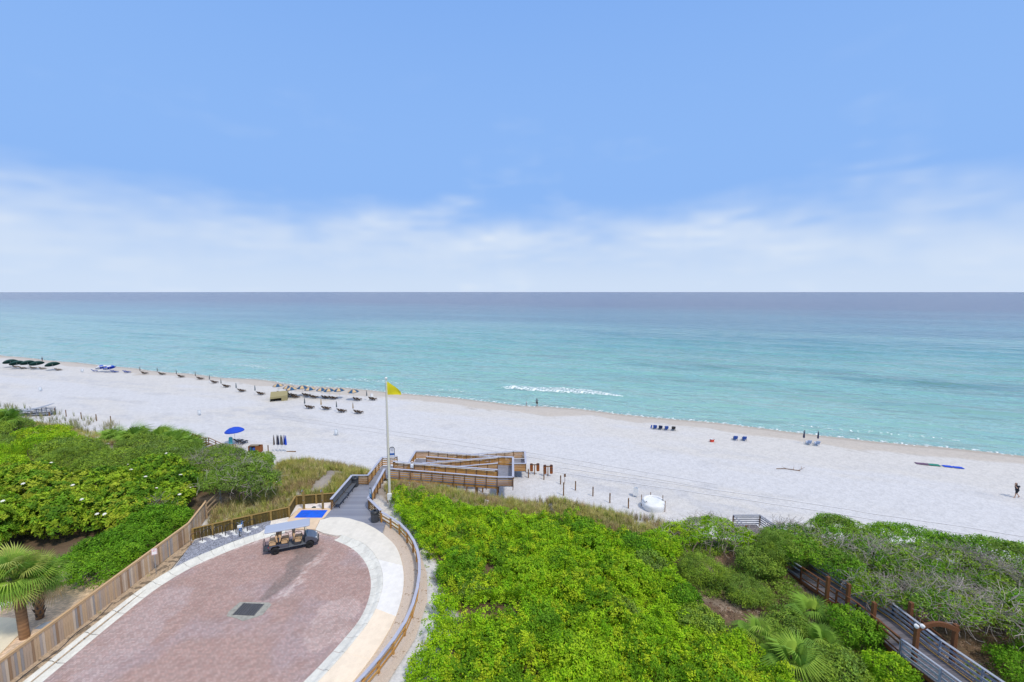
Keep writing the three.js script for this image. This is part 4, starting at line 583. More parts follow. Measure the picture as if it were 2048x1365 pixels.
cover('dead_grass', 'dry straw coloured grass patches on the dune crest', 'grass', [[-2, -43.4], [6, -42.6], [12, -41.2], [15, -40.6], [15, -37], [10, -37.6], [4, -39.6], [-2, -41.4]], 26, null, G.grass, grassMat, PAL.straw, 0.5, 0.9, (x, z) => fbm(x * 0.5 + 5, z * 0.5, 2, 2) > 0.45);
cover('sea_oats', 'tall reddish sea oats fringing the sand past the ramp end', 'grass', [[1.5, -47.6], [4.5, -48.8], [6.5, -48.0], [9, -46.4], [12, -45], [15, -44.4], [15.5, -43], [11, -44], [7, -45.6], [3, -46.8]], 9, null, G.tall, grassMat, [[0.34, 0.24, 0.13], [0.28, 0.28, 0.08], [0.40, 0.30, 0.18], [0.22, 0.26, 0.06]], 0.6, 1.1);
cover('meadow_grass', 'olive and yellow dune grass behind the foot shower and deck', 'grass', [[-27.4, -38.9], [-25.5, -36.2], [-23.5, -36.8], [-20.3, -38.8], [-20.6, -40.9], [-16.9, -41.6], [-16.9, -47.5], [-15.4, -51.5], [-17, -54], [-22, -55], [-28, -57.5], [-31, -57], [-27, -50.5], [-26, -46.5]], 30, null, [...G.grass, G.tall[1]], grassMat, PAL.dune, 0.6, 1.15, (x, z) => fbm(x * 0.35 + 2, z * 0.35, 5, 3) > 0.3);
cover('brown_sea_oats', 'dark brown tangle of sea oats at the sand edge left of the ramp', 'grass', [[-15.4, -51.6], [-17, -55.5], [-22, -56.5], [-29, -59], [-31, -57], [-24, -54], [-18, -52]], 12, null, G.tall, grassMat, [[0.22, 0.17, 0.09], [0.18, 0.18, 0.06], [0.28, 0.22, 0.12]], 0.6, 1.1, (x, z) => fbm(x * 0.5, z * 0.5, 4, 2) > 0.4);
cover('far_tufts', 'scattered grass tufts on the white sand of the far dune', 'grass', [[-62, -70], [-70, -78.5], [-92, -87], [-125, -98], [-125, -88], [-95, -78], [-75, -70.5]], 1.6, null, G.tall, grassMat, [[0.22, 0.22, 0.10], [0.30, 0.27, 0.14], [0.2, 0.24, 0.06]], 0.8, 1.4, (x, z) => fbm(x * 0.6, z * 0.6, 4, 2) > 0.46);
cover('far_dune_grass', 'yellowed grass flat between the pale scrub and the far sand', 'grass', [[-50, -60.5], [-60, -67.5], [-75, -74], [-92, -80], [-92, -76], [-74, -68], [-60, -62]], 6, null, G.grass, grassMat, PAL.dune, 0.8, 1.3);
cover('verge_weeds', 'small green weeds on the sand beside the guard rail', 'weeds', [[-11, -39], [-9, -36.5], [-6.6, -32.6], [-5.2, -29], [-4.2, -26], [-4, -22], [-5.6, -22], [-5.9, -26.5], [-6.4, -30], [-8.3, -33.8], [-10.8, -37]], 1.7, null, G.vine, leafMat, PAL.vine, 0.5, 1.0);
cover('fence_weeds', 'sparse dry weeds at the foot of the board fence', 'weeds', [[-25.3, -20], [-25.4, -33], [-25.9, -34], [-25.85, -20]], 1.2, null, G.grass, grassMat, PAL.dune, 0.3, 0.6);
cover('thicket_undergrowth', 'mixed green undergrowth on leaf litter beneath the thicket', 'undergrowth', [[12.2, -36], [21.2, -37.4], [21.4, -30], [22.2, -20], [15.5, -18], [15.4, -24], [13, -26.5], [12, -30]], 34, (x, z) => 0.05 + 1.1 * Math.pow(fbm(x * 0.5 + 3, z * 0.5, 8, 3), 2), [...G.small, ...G.fine], leafMat, [...PAL.scrub, ...PAL.oak, [0.25, 0.20, 0.10]], 0.7, 1.2, (x, z) => bare(x + 9, z) < 0.6);
cover('right_undergrowth', 'green seedlings scattered on the brown litter right of the boardwalk', 'undergrowth', [[26, -27], [26, -18], [44, -18], [48, -27]], 9, (x, z) => 0.05 + 0.5 * fbm(x * 0.6, z * 0.6, 8, 2), G.small, leafMat, PAL.scrub, 0.7, 1.2, (x, z) => bare(x, z + 4) < 0.53);
cover('leaf_litter', 'brown fallen leaves under the thicket', 'litter', [[12.2, -37.5], [30, -37], [48, -28], [46, -18], [15, -18], [13, -27]], 22, null, [leafGeo(9, 0.3, 0.11, 0.06, { up: 0.1, flat: 0.1 })], grassMat, [[0.20, 0.12, 0.07], [0.30, 0.20, 0.13], [0.14, 0.08, 0.05], [0.36, 0.27, 0.20]], 0.7, 1.2);
const tall = (x, z, top) => top - ground(x, z);
const vh = 'vine smothered humps on the dune slope';
[[-6.5, -38.6, 1.3, 1.3, 'lime'], [-1.8, -36.4, 1.5, 1.6, 'vine'], [2.6, -34.6, 1.6, 1.7, 'lime'], [6.2, -33.2, 1.5, 1.6, 'vine'], [-3.6, -31.6, 1.2, 1.3, 'hedge'], [1.0, -29.8, 1.4, 1.5, 'lime'], [4.6, -28.4, 1.6, 1.6, 'vine'], [8.6, -30.4, 1.5, 1.6, 'lime'], [9.8, -35.2, 1.3, 1.4, 'hedge'], [-0.6, -23.6, 1.3, 1.5, 'vine'], [3.6, -22.4, 1.5, 1.6, 'lime'], [7.8, -24.6, 1.4, 1.5, 'lime'], [10.8, -22.2, 1.4, 1.5, 'vine'], [6.0, -37.0, 1.1, 1.2, 'hedge'], [-5.2, -35.0, 1.0, 1.1, 'oak'], [3.4, -31.6, 1.2, 1.1, 'hedge'], [6.8, -27.0, 1.1, 1.0, 'oak'], [1.6, -25.8, 1.1, 1.1, 'hedge'], [10.6, -32.6, 1.4, 1.2, 'oak'], [-2.6, -28.2, 1.0, 1.0, 'scrub'], [11.6, -29.2, 1.3, 1.2, 'hedge'], [12.0, -26.8, 1.2, 1.3, 'scrub']].forEach(([x, z, h, r, p]) => bush('vine_hummock', p === 'hedge' || p === 'oak' ? 'dark green hump of vines over a buried shrub on the dune slope' : 'lumpy bright hump of vines over a buried shrub on the dune slope', vh, [x, z], [[0, h * 0.55, 0, r, h * 0.5, r], [r * 0.6, h * 0.4, r * 0.3, r * 0.6, h * 0.4, r * 0.6], [-r * 0.5, h * 0.35, -r * 0.4, r * 0.6, h * 0.4, r * 0.6]], { geo: G.vine, pal: PAL[p], dens: 20, k: 9, f: 0.34, depth: 0.6, trunk: 0.03 }));
{ // wind-pruned bush with bare stems showing under its edge
  const at = [17.2, -37.2], T = tall(...at, -0.55);
  bush('wind_pruned_shrub', 'wind pruned lime green shrub with dark hollow and pale crooked stems below', undefined, at, [[-2.6, T * 0.72, 0.2, 1.9, 0.75, 1.3], [0, T * 0.80, -0.2, 2.1, 0.8, 1.5], [2.2, T * 0.60, 0.6, 1.6, 0.7, 1.2]], { pal: PAL.lime, dens: 22, k: 9, low: 0.0, trunk: 0.04, limbs: 3, dead: 2.0 });
  const o = thing('bare_stems', 'pale crooked bare stems leaning under the wind pruned shrub', 'stems', [16.5, ground(16.5, -35.6), -35.6]);
  for (let i = 0; i < 7; i++) { const x = -3 + i * 1.0 + rr(-0.3, 0.3); tube('stem', o, barkMat, [[x, -0.2, 0.3], [x + rr(-0.3, 0.3), 0.6, rr(0, 0.3)], [x + rr(-0.2, 0.7), 1.15, -0.5], [x + rr(-0.2, 0.9), 1.7, -1.2]], rr(0.025, 0.05), 10, 5); }
}
const rs = [
  ['leafy_shrub', 'tall lime shrub joining the vines to the wind pruned bush', [12.3, -35.6], 1.5, 1.5, PAL.lime, G.small], ['wispy_shrub', 'wispy feathery shrub below the bare stems', [14.6, -32.2], 1.7, 1.5, PAL.scrub, G.fine], ['feathery_shrub', 'second feathery shrub lower on the thicket slope', [16.9, -30.2], 1.5, 1.3, PAL.scrub, G.fine],
  ['rounded_shrub', 'rounded green shrub in front of the little beach deck', [21.2, -35.2], 1.5, 1.4, PAL.scrub, G.fine], ['glossy_shrub', 'glossy green shrub against the hidden boardwalk', [19.4, -33.4], 1.7, 1.5, PAL.oak, G.small], ['dense_shrub', 'dense shrub at the foot of the tall brown posts', [21.6, -26.2], 2.0, 1.3, PAL.hedge, G.small],
  ['bright_shrub', 'bright yellow green sapling beside the arched portal', [21.0, -22.9], 2.0, 1.15, PAL.lime, G.small], ['small_shrub', 'small yellow green shrub at the boardwalk handrail', [24.4, -19.9], 1.0, 0.8, PAL.lime, G.small], ['mixed_shrub', 'mixed green shrub between the palmettos and the boardwalk', [18.8, -23.4], 1.5, 1.4, PAL.scrub, G.small], ['low_shrub', 'low dark shrub among the palmettos', [17.8, -27.2], 1.1, 1.2, PAL.oak, G.small], ['sprawling_shrub', 'sprawling shrub on the litter slope right of the portal', [30.2, -23.6], 0.9, 1.8, PAL.hedge, G.small], ['hiding_shrub', 'twiggy shrub crowding the left rail under the oak canopy', [21.6, -34.2], 2.4, 1.5, PAL.scrub, G.fine], ['corner_shrub', 'leafy shrub low on the litter slope past the portal', [33.5, -20.8], 1.1, 1.8, PAL.scrub, G.small]];
for (const [name, label, at, h, r, pal, geo] of rs) bush(name, label, undefined, at, [[0, h * 0.6, 0, r, h * 0.42, r], [r * 0.5, h * 0.4, r * 0.4, r * 0.6, h * 0.35, r * 0.6], [-r * 0.5, h * 0.45, r * 0.3, r * 0.6, h * 0.35, r * 0.6]], { pal, geo, dens: 20, k: 9, f: 0.38, depth: 0.7, trunk: 0.04 });
palmetto('big saw palmetto with spread fans at the edge of the vines', 16.4, -23.9, 15, 1.25); palmetto('saw palmetto with drooping fans beneath the tall brown posts', 20.3, -28.2, 12, 1.05); palmetto('saw palmetto beside the big one up the slope', 15.6, -26.0, 9, 1.0); palmetto('shadowed saw palmetto close to the boardwalk piles', 19.2, -25.6, 10, 0.95);
{ // the great wind-swept oak over the boardwalk
  const at = [32, -33], gy = ground(...at), L = (x, y, z, a, b, c) => [x - 32, y - gy, z + 33, a, b, c];
  const lobes = [L(24.2, -1.35, -36.6, 2.8, 1.2, 1.9), L(28.3, -1.0, -36.2, 3.4, 1.35, 2.6), L(33, -1.05, -35.2, 3.8, 1.4, 2.8), L(38, -1.2, -33.4, 3.8, 1.5, 2.8), L(43, -1.5, -31.4, 3.8, 1.6, 2.8), L(47.5, -1.8, -29.4, 3.4, 1.6, 2.6), L(28.6, -0.55, -32.2, 2.6, 1.1, 2.4), L(33, -0.7, -31.2, 3.4, 1.3, 2.6), L(38, -1.0, -29.4, 3.4, 1.4, 2.6), L(42.6, -1.4, -27.2, 3.2, 1.5, 2.6), L(28.6, -0.2, -27.4, 2.2, 0.9, 1.9), L(32.6, -0.5, -26.2, 2.8, 1.1, 2.0), L(26.4, -0.9, -33.8, 1.8, 0.9, 1.6), L(23.2, -0.75, -35.0, 2.2, 0.9, 1.7), L(24.6, -0.1, -28.4, 1.5, 0.7, 1.3), L(26.6, 0.15, -26.6, 1.6, 0.65, 1.1), L(24.2, -0.2, -31.4, 1.7, 0.8, 1.5), L(22.6, -0.3, -33.6, 1.5, 0.8, 1.3), L(36.6, -0.9, -25.2, 2.8, 1.2, 1.9), L(40.6, -1.2, -24.4, 2.8, 1.3, 1.9)];
  const o = bush('windswept_oak', 'great windswept oak canopy with grey bare branches spreading over the thicket boardwalk', undefined, at, lobes, { pal: [...PAL.scrub, ...PAL.hedge], dens: 21, k: 13, f: 0.35, depth: 0.65, trunk: 0.12, limbs: 5, dead: 2.8, deadLobes: [0, 6, 7, 8, 9, 10, 11, 12, 14, 15], category: 'tree', low: -0.15 });
  
}
// ---------------------------------------------------------------- things on the road end and deck
srand(5);
const lathe = (pts, n = 20) => new THREE.LatheGeometry(pts.map(([r, y]) => new THREE.Vector2(r, y)), n);
const rounded = (w, d, r) => { const s = new THREE.Shape(), a = w / 2, b = d / 2; s.moveTo(-a + r, -b); s.lineTo(a - r, -b); s.quadraticCurveTo(a, -b, a, -b + r); s.lineTo(a, b - r); s.quadraticCurveTo(a, b, a - r, b); s.lineTo(-a + r, b); s.quadraticCurveTo(-a, b, -a, b - r); s.lineTo(-a, -b + r); s.quadraticCurveTo(-a, -b, -a + r, -b); return s; };
const pad = (w, h, d, r = 0.06) => { const g = new THREE.ExtrudeGeometry(rounded(w, d, Math.min(r, w / 2.1, d / 2.1)), { depth: h - 0.04, bevelEnabled: true, bevelThickness: 0.02, bevelSize: 0.02, bevelOffset: -0.02, bevelSegments: 2, curveSegments: 4 }); g.rotateX(-Math.PI / 2); g.translate(0, -h / 2 + 0.02, 0); return g; };
const sideShape = (pts, w, bevel = 0.02) => { const g = new THREE.ExtrudeGeometry(new THREE.Shape(pts.map(([x, y]) => new THREE.Vector2(x, y))), { depth: w - 2 * bevel, bevelEnabled: true, bevelThickness: bevel, bevelSize: bevel, bevelOffset: -bevel, bevelSegments: 2 }); g.translate(0, 0, -w / 2 + bevel); return g; };
const put = (m, x, y, z, rx = 0, ry = 0, rz = 0) => { m.position.set(x, y, z); m.rotation.set(rx, ry, rz); return m; };
{ // six seat golf cart, nose towards +x
  const c = thing('golf_cart', 'dark grey six seat golf cart with tan seats and a pale roof', 'golf cart', [-17.22, 0, -33.43], 0.405);
  const paint = new THREE.MeshPhysicalMaterial({ color: lin(0.10, 0.11, 0.14), roughness: 0.35, metalness: 0.3, clearcoat: 0.8, clearcoatRoughness: 0.2, side: THREE.DoubleSide }), tan = std({ map: speck(0.80, 0.66, 0.49, 0.04, 0.05), roughness: 0.7 }), roofMat = std({ color: lin(0.40, 0.44, 0.54), roughness: 0.45 });
  const wb = 1.2, tyre = lathe([[0.13, -0.11], [0.24, -0.11], [0.275, -0.08], [0.285, 0], [0.275, 0.08], [0.24, 0.11], [0.13, 0.11]], 24), rim = lathe([[0.001, -0.04], [0.05, -0.06], [0.06, -0.03], [0.14, -0.03], [0.15, -0.1], [0.16, -0.1], [0.16, 0.1], [0.15, 0.1], [0.14, 0.03], [0.06, 0.05], [0.001, 0.04]], 20);
  for (const x of [-wb, wb]) for (const z of [-0.52, 0.52]) { const w = new THREE.Group(); w.name = 'wheel'; w.position.set(x, 0.285, z); w.rotation.x = Math.PI / 2; c.add(w); mesh('tyre', tyre, M.rubber, w); mesh('rim', rim, M.dark, w); for (let k = 0; k < 5; k++) { const s = block('spoke', w, M.black, [0, z > 0 ? 0.06 : -0.06, 0], [0.03, 0.02, 0.27], k * 1.2566 / 2 + 0.3); } }
  mesh('chassis', sideShape([[-1.7, 0.26], [1.55, 0.26], [1.62, 0.36], [-1.75, 0.36]], 0.86), M.black, c);
  put(mesh('floor_pan', pad(2.5, 0.06, 1.16), std({ color: lin(0.13, 0.14, 0.16), roughness: 0.8 }), c), 0.18, 0.40, 0);
  mesh('front_cowl', sideShape([[0.86, 0.40], [0.90, 0.95], [1.05, 1.0], [1.38, 0.90], [1.72, 0.70], [1.80, 0.56], [1.74, 0.38], [1.52, 0.36], [1.48, 0.50], [1.34, 0.60], [1.08, 0.60], [0.96, 0.46]], 1.16, 0.04), paint, c);
  mesh('front_bumper', sideShape([[1.66, 0.30], [1.84, 0.34], [1.88, 0.46], [1.80, 0.54], [1.68, 0.42]], 1.05, 0.03), M.black, c);
  for (const z of [-0.42, 0.42]) { const h = new THREE.SphereGeometry(0.1, 10, 6); h.scale(0.5, 0.75, 1.15); put(mesh('headlight', h, std({ color: lin(0.82, 0.85, 0.88), roughness: 0.15 }), c), 1.68, 0.68, z); }
  mesh('rear_body', sideShape([[-1.64, 0.42], [-1.66, 0.60], [-1.52, 0.70], [-0.92, 0.72], [-0.30, 0.66], [-0.26, 0.44], [-0.86, 0.42], [-0.90, 0.55], [-1.02, 0.63], [-1.36, 0.63], [-1.48, 0.55], [-1.5, 0.42]], 1.14, 0.03), paint, c);
  mesh('seat_box', sideShape([[0.10, 0.42], [0.13, 0.66], [0.55, 0.66], [0.55, 0.42]], 1.05), M.dark, c); mesh('seat_box', sideShape([[-0.96, 0.62], [-0.9, 0.74], [-0.36, 0.74], [-0.3, 0.62]], 1.02), M.dark, c); mesh('seat_box', sideShape([[-1.58, 0.6], [-1.58, 0.74], [-1.06, 0.74], [-1.04, 0.62]], 1.02), M.dark, c);
  const seatRow = (x, y, dir) => { for (const z of [-0.27, 0.27]) { const s = new THREE.Group(); s.name = 'seat'; s.position.set(x, y, z); s.rotation.y = dir > 0 ? 0 : Math.PI; c.add(s); put(mesh('cushion', pad(0.50, 0.13, 0.51, 0.1), tan, s), 0.05, 0, 0); put(mesh('backrest', pad(0.52, 0.12, 0.50, 0.12), tan, s), -0.26, 0.33, 0, 0, 0, 1.45); put(mesh('headrest_roll', pad(0.16, 0.14, 0.48, 0.06), tan, s), -0.30, 0.54, 0, 0, 0, 1.5); } for (const z of [-0.55, 0.55]) tube('armrest', c, M.black, [[x - dir * 0.26, y + 0.04, z], [x - dir * 0.2, y + 0.22, z], [x + dir * 0.1, y + 0.24, z], [x + dir * 0.26, y + 0.14, z], [x + dir * 0.26, y - 0.04, z]], 0.02, 14, 6); };
  seatRow(0.36, 0.72, 1); seatRow(-0.58, 0.80, 1); seatRow(-1.34, 0.80, -1);
  const rg = new THREE.ExtrudeGeometry(rounded(3.15, 1.26, 0.16), { depth: 0.03, bevelEnabled: true, bevelThickness: 0.03, bevelSize: 0.04, bevelOffset: -0.04, bevelSegments: 3, curveSegments: 6 }); rg.rotateX(-Math.PI / 2); { const p = rg.attributes.position; for (let i = 0; i < p.count; i++) p.setY(i, p.getY(i) - 0.05 * (p.getZ(i) / 0.63) ** 2 - 0.02 * (p.getX(i) / 1.5) ** 2); rg.computeVertexNormals(); }
  put(mesh('roof', rg, roofMat, c), -0.30, 1.90, 0); for (const z of [-0.5, 0.5]) put(mesh('roof_rail', pad(2.9, 0.05, 0.05), M.dark, c), -0.30, 1.84, z);
  for (const z of [-0.53, 0.53]) { beam('pillar', c, M.black, [1.0, 0.95, z], [0.86, 1.86, z], 0.035, 0.035); beam('pillar', c, M.black, [0.1, 0.62, z], [0.02, 1.86, z], 0.035, 0.035); beam('pillar', c, M.black, [-0.95, 0.72, z], [-1.0, 1.86, z], 0.035, 0.035); }
  const glass = new THREE.MeshPhysicalMaterial({ color: lin(0.72, 0.86, 0.86), transmission: 0.9, thickness: 0, roughness: 0.05, side: THREE.DoubleSide });
  beam('windshield', c, glass, [1.02, 0.98, 0], [0.90, 1.80, 0], 1.04, 0.012);
  const sw = mesh('steering_wheel', new THREE.TorusGeometry(0.17, 0.018, 6, 20), M.black, c); put(sw, 0.70, 1.02, 0.27, 0, Math.PI / 2, 0); sw.rotation.set(0, Math.PI / 2, 0); sw.rotateX(-0.6); beam('steering_column', c, M.black, [0.95, 0.75, 0.27], [0.71, 1.01, 0.27], 0.04, 0.04); mesh('dashboard', sideShape([[0.84, 0.80], [0.82, 0.96], [0.98, 1.0], [1.0, 0.82]], 1.08), M.black, c);
  put(mesh('foot_plate', pad(0.42, 0.05, 0.9), M.dark, c), -1.84, 0.36, 0); tube('grab_bar', c, M.black, [[-1.95, 0.38, -0.42], [-2.0, 0.9, -0.42], [-2.0, 1.0, -0.3], [-2.0, 1.0, 0.3], [-2.0, 0.9, 0.42], [-1.95, 0.38, 0.42]], 0.02, 24, 6);
  for (const z of [-0.45, 0.45]) put(mesh('tail_light', pad(0.05, 0.1, 0.14), std({ color: lin(0.5, 0.02, 0.02), roughness: 0.3 }), c), -1.66, 0.6, z);
  for (const z of [-0.66, 0.66]) { beam('mirror_arm', c, M.black, [0.94, 1.3, z * 0.8], [0.96, 1.34, z], 0.02, 0.02); put(mesh('mirror', pad(0.03, 0.14, 0.18, 0.01), M.black, c), 0.95, 1.36, z * 1.05); }
}
{ // bicycle rack loops, two footing blocks each
  const rg = 'bicycle rack loops in the gravel bay', g = tubeGeo([[0, 0, -0.36], [0, 0.7, -0.36], [0, 0.84, -0.22], [0, 0.84, 0.22], [0, 0.7, 0.36], [0, 0, 0.36]], 0.026, 24, 6);
  const dirs = [[-25.28, -34.0], [-24.7, -34.45], [-24.05, -34.9], [-23.38, -35.3], [-22.7, -35.6], [-21.98, -35.98]];
  dirs.forEach(([x, z], i) => { const o = thing('bicycle_rack', i === 0 ? 'rusty bicycle rack loop without footings at the fence end of the gravel bay' : i === 4 ? 'bicycle rack loop with the blue bicycle leaning on it' : i === 5 ? 'bicycle rack loop nearest the cart on broken white concrete' : `dark bicycle rack loop on white footings, ${['', 'second', 'third', 'fourth'][i]} from the board fence`, 'bicycle rack', [x, 0.06, z], -0.35, rg); mesh('loop', g, i ? M.black : std({ color: lin(0.12, 0.06, 0.035) }), o); if (i) for (const s of [-0.36, 0.36]) put(mesh('footing', pad(0.5, 0.06, 0.34, 0.03), M.white, o), 0, 0.02, s); });
}
{
  const b = thing('bicycle', 'bright blue cruiser bicycle with cream tyres parked at a rack', 'bicycle', [-22.52, 0.06, -35.5], -1.18), blue = std({ color: lin(0.05, 0.28, 0.75), roughness: 0.3 });
  for (const x of [-0.52, 0.52]) { const w = new THREE.Group(); w.name = 'wheel'; w.position.set(x, 0.33, 0); b.add(w); mesh('tyre', new THREE.TorusGeometry(0.31, 0.028, 6, 28), M.rubber, w); mesh('rim', new THREE.TorusGeometry(0.275, 0.016, 5, 28), M.white, w); const sp = []; for (let k = 0; k < 8; k++) sp.push(taper([0, 0, 0], [Math.cos(k * 0.785) * 0.27, Math.sin(k * 0.785) * 0.27, 0], 0.006, 0.006, 3)); mesh('spokes', mergeGeometries(sp), M.steel, w); tube('fender', b, blue, [[x - 0.34, 0.36, 0], [x - 0.24, 0.58, 0], [x, 0.68, 0], [x + 0.24, 0.58, 0]], 0.03, 12, 5); }
  tube('top_tube', b, blue, [[-0.16, 0.66, 0], [0.1, 0.62, 0], [0.36, 0.82, 0]], 0.026, 10, 6); tube('down_tube', b, blue, [[-0.06, 0.32, 0], [0.2, 0.5, 0], [0.4, 0.74, 0]], 0.026, 10, 6); tube('seat_tube', b, blue, [[-0.06, 0.30, 0], [-0.12, 0.55, 0], [-0.19, 0.88, 0]], 0.022, 6, 6); tube('chain_stay', b, blue, [[-0.06, 0.32, 0.03], [-0.3, 0.32, 0.05], [-0.52, 0.33, 0.06]], 0.014, 6, 5); tube('fork', b, blue, [[0.36, 0.9, 0], [0.43, 0.65, 0.05], [0.52, 0.33, 0.06]], 0.018, 8, 5); tube('fork', b, blue, [[0.36, 0.9, 0], [0.43, 0.65, -0.05], [0.52, 0.33, -0.06]], 0.018, 8, 5);
  tube('handlebar', b, M.steel, [[0.12, 1.02, -0.32], [0.32, 1.08, -0.2], [0.36, 0.98, 0], [0.32, 1.08, 0.2], [0.12, 1.02, 0.32]], 0.014, 16, 5); put(mesh('saddle', pad(0.28, 0.07, 0.18, 0.07), M.dark, b), -0.2, 0.92, 0); put(mesh('basket', pad(0.22, 0.2, 0.32, 0.04), M.white, b), 0.62, 0.86, 0); mesh('crank', new THREE.TorusGeometry(0.09, 0.012, 4, 14), M.steel, b).position.set(-0.05, 0.3, 0.05);
}
function canvasTex(w, h, draw) { const c = document.createElement('canvas'); c.width = w; c.height = h; const k = c.getContext('2d'); draw(k, w, h); const t = new THREE.CanvasTexture(c); t.colorSpace = THREE.SRGBColorSpace; return t; }
{ // no parking plate on a steel post
  const o = thing('parking_sign', 'small white sign with red lettering on a steel post beside the board fence', 'sign', [-25.3, 0.03, -30.0], 0.55);
  beam('post', o, M.steel, [0, -0.2, 0], [0, 1.95, 0], 0.06, 0.04);
  const t = canvasTex(128, 192, (k, w, h) => { k.fillStyle = '#f6f4f2'; k.fillRect(0, 0, w, h); k.strokeStyle = '#cc2a33'; k.lineWidth = 5; k.strokeRect(6, 6, w - 12, h - 12); k.fillStyle = '#cc2a33'; k.textAlign = 'center'; k.font = 'bold 44px sans-serif'; k.fillText('NO', w / 2, 60); k.font = 'bold 22px sans-serif'; k.fillText('PARKING', w / 2, 92); });
  const pl = mesh('plate', new THREE.BoxGeometry(0.32, 0.46, 0.01), std({ color: lin(0.8, 0.8, 0.8), roughness: 0.4 }), o); pl.position.set(0, 1.72, 0.036); const fc = mesh('lettering', new THREE.PlaneGeometry(0.318, 0.458), std({ map: t, roughness: 0.4 }), pl); fc.position.z = 0.0075;
}
{ // flagpole with a yellow pennant
  const o = thing('flagpole', 'tall cream flagpole with a ball finial and control box beside the deck', 'flagpole', [-11.42, ground(-11.42, -40.17), -40.17], 0);
  const gy = o.position.y; mesh('pole', lathe([[0.135, -0.3], [0.13, 0.4], [0.115, 4], [0.085, 8], [0.05, 12.1 - gy]], 14), std({ color: lin(0.66, 0.63, 0.52), roughness: 0.5 }), o); put(mesh('finial', new THREE.SphereGeometry(0.13, 12, 8), M.white, o), 0, 12.2 - gy, 0); put(mesh('control_box', pad(0.4, 0.62, 0.22, 0.03), M.white, o), 0.04, 1.05 - gy, 0.16); beam('halyard', o, M.dark, [-0.13, 1.2, 0.06], [-0.09, 11.9 - gy, 0.02], 0.012, 0.012);
  const n = 14, p = [], ix = []; for (let i = 0; i <= n; i++) for (let j = 0; j <= 6; j++) { const u = i / n, v = j / 6, topY = lerp(0, -0.95, Math.pow(u, 1.25)), botY = -1.22; p.push(u * 1.25, lerp(topY, botY + 0.0 * u, v), 0.10 * Math.sin(u * 7) * u + 0.05 * Math.sin(v * 4 + u * 3)); if (i < n && j < 6) { const k = i * 7 + j; ix.push(k, k + 1, k + 7, k + 1, k + 8, k + 7); } }
  const fg = new THREE.BufferGeometry(); fg.setAttribute('position', new THREE.Float32BufferAttribute(p, 3)); fg.setIndex(ix); fg.computeVertexNormals();
  const f = whole('warning_flag', fg, new THREE.MeshPhysicalMaterial({ color: lin(0.85, 0.72, 0.01), roughness: 0.8, transmission: 0.2, thickness: 0, side: THREE.DoubleSide }), 'plain yellow beach warning flag flying from the tall pole', 'flag'); f.position.set(-11.33, 11.9, -40.15);
}
{ // benches and litter bins on the deck
  const make = (label, z) => { const o = thing('bench', label, 'bench', [-16.2, 0.09, z], 0, 'black benches along the deck rail'); const ir = std({ color: lin(0.03, 0.032, 0.036), roughness: 0.5 }), sl = std({ color: lin(0.10, 0.11, 0.13), roughness: 0.5 }); for (let k = 0; k < 4; k++) block('seat_slat', o, sl, [-0.12 + k * 0.115, 0.45, 0], [0.1, 0.035, 2.3]); for (let k = 0; k < 3; k++) { const s = block('back_slat', o, sl, [-0.22 - k * 0.03, 0.58 + k * 0.125, 0], [0.03, 0.11, 2.3]); s.rotation.z = 0.22; } for (const q of [-1.0, 0, 1.0]) { const g = new THREE.Group(); g.name = 'frame'; g.position.z = q; o.add(g); tube('leg', g, ir, [[0.24, 0, 0], [0.2, 0.3, 0], [0.26, 0.43, 0]], 0.03, 6, 5); tube('leg', g, ir, [[-0.26, 0, 0], [-0.18, 0.3, 0], [-0.2, 0.45, 0], [-0.32, 0.92, 0]], 0.03, 8, 5); } return o; };
  make('black metal bench on the deck next to the blue shower mat', -40.75); make('black metal bench on the deck next to the far litter bin', -43.15);
  const bin = (label, x, z) => { const o = thing('litter_bin', label, 'bin', [x, 0.09, z], 0, 'ribbed litter bins on the deck'); mesh('liner', lathe([[0.001, 0.02], [0.27, 0.02], [0.29, 0.8], [0.27, 0.8]], 20), M.dark, o); const sl = std({ color: lin(0.07, 0.075, 0.085), roughness: 0.6 }); for (let k = 0; k < 20; k++) { const a = k / 20 * 6.283; block('stave', o, sl, [Math.cos(a) * 0.32, 0.43, Math.sin(a) * 0.32], [0.03, 0.78, 0.075], -a); } mesh('lid', lathe([[0.12, 0.98], [0.13, 1.0], [0.3, 0.97], [0.36, 0.88], [0.36, 0.76], [0.33, 0.74]], 24), std({ color: lin(0.025, 0.027, 0.03), roughness: 0.4 }), o); };
  bin('dark ribbed litter bin at the near end of the deck beside the walk', -11.95, -37.3); bin('dark ribbed litter bin in the deck corner past the benches', -16.15, -44.45);
}
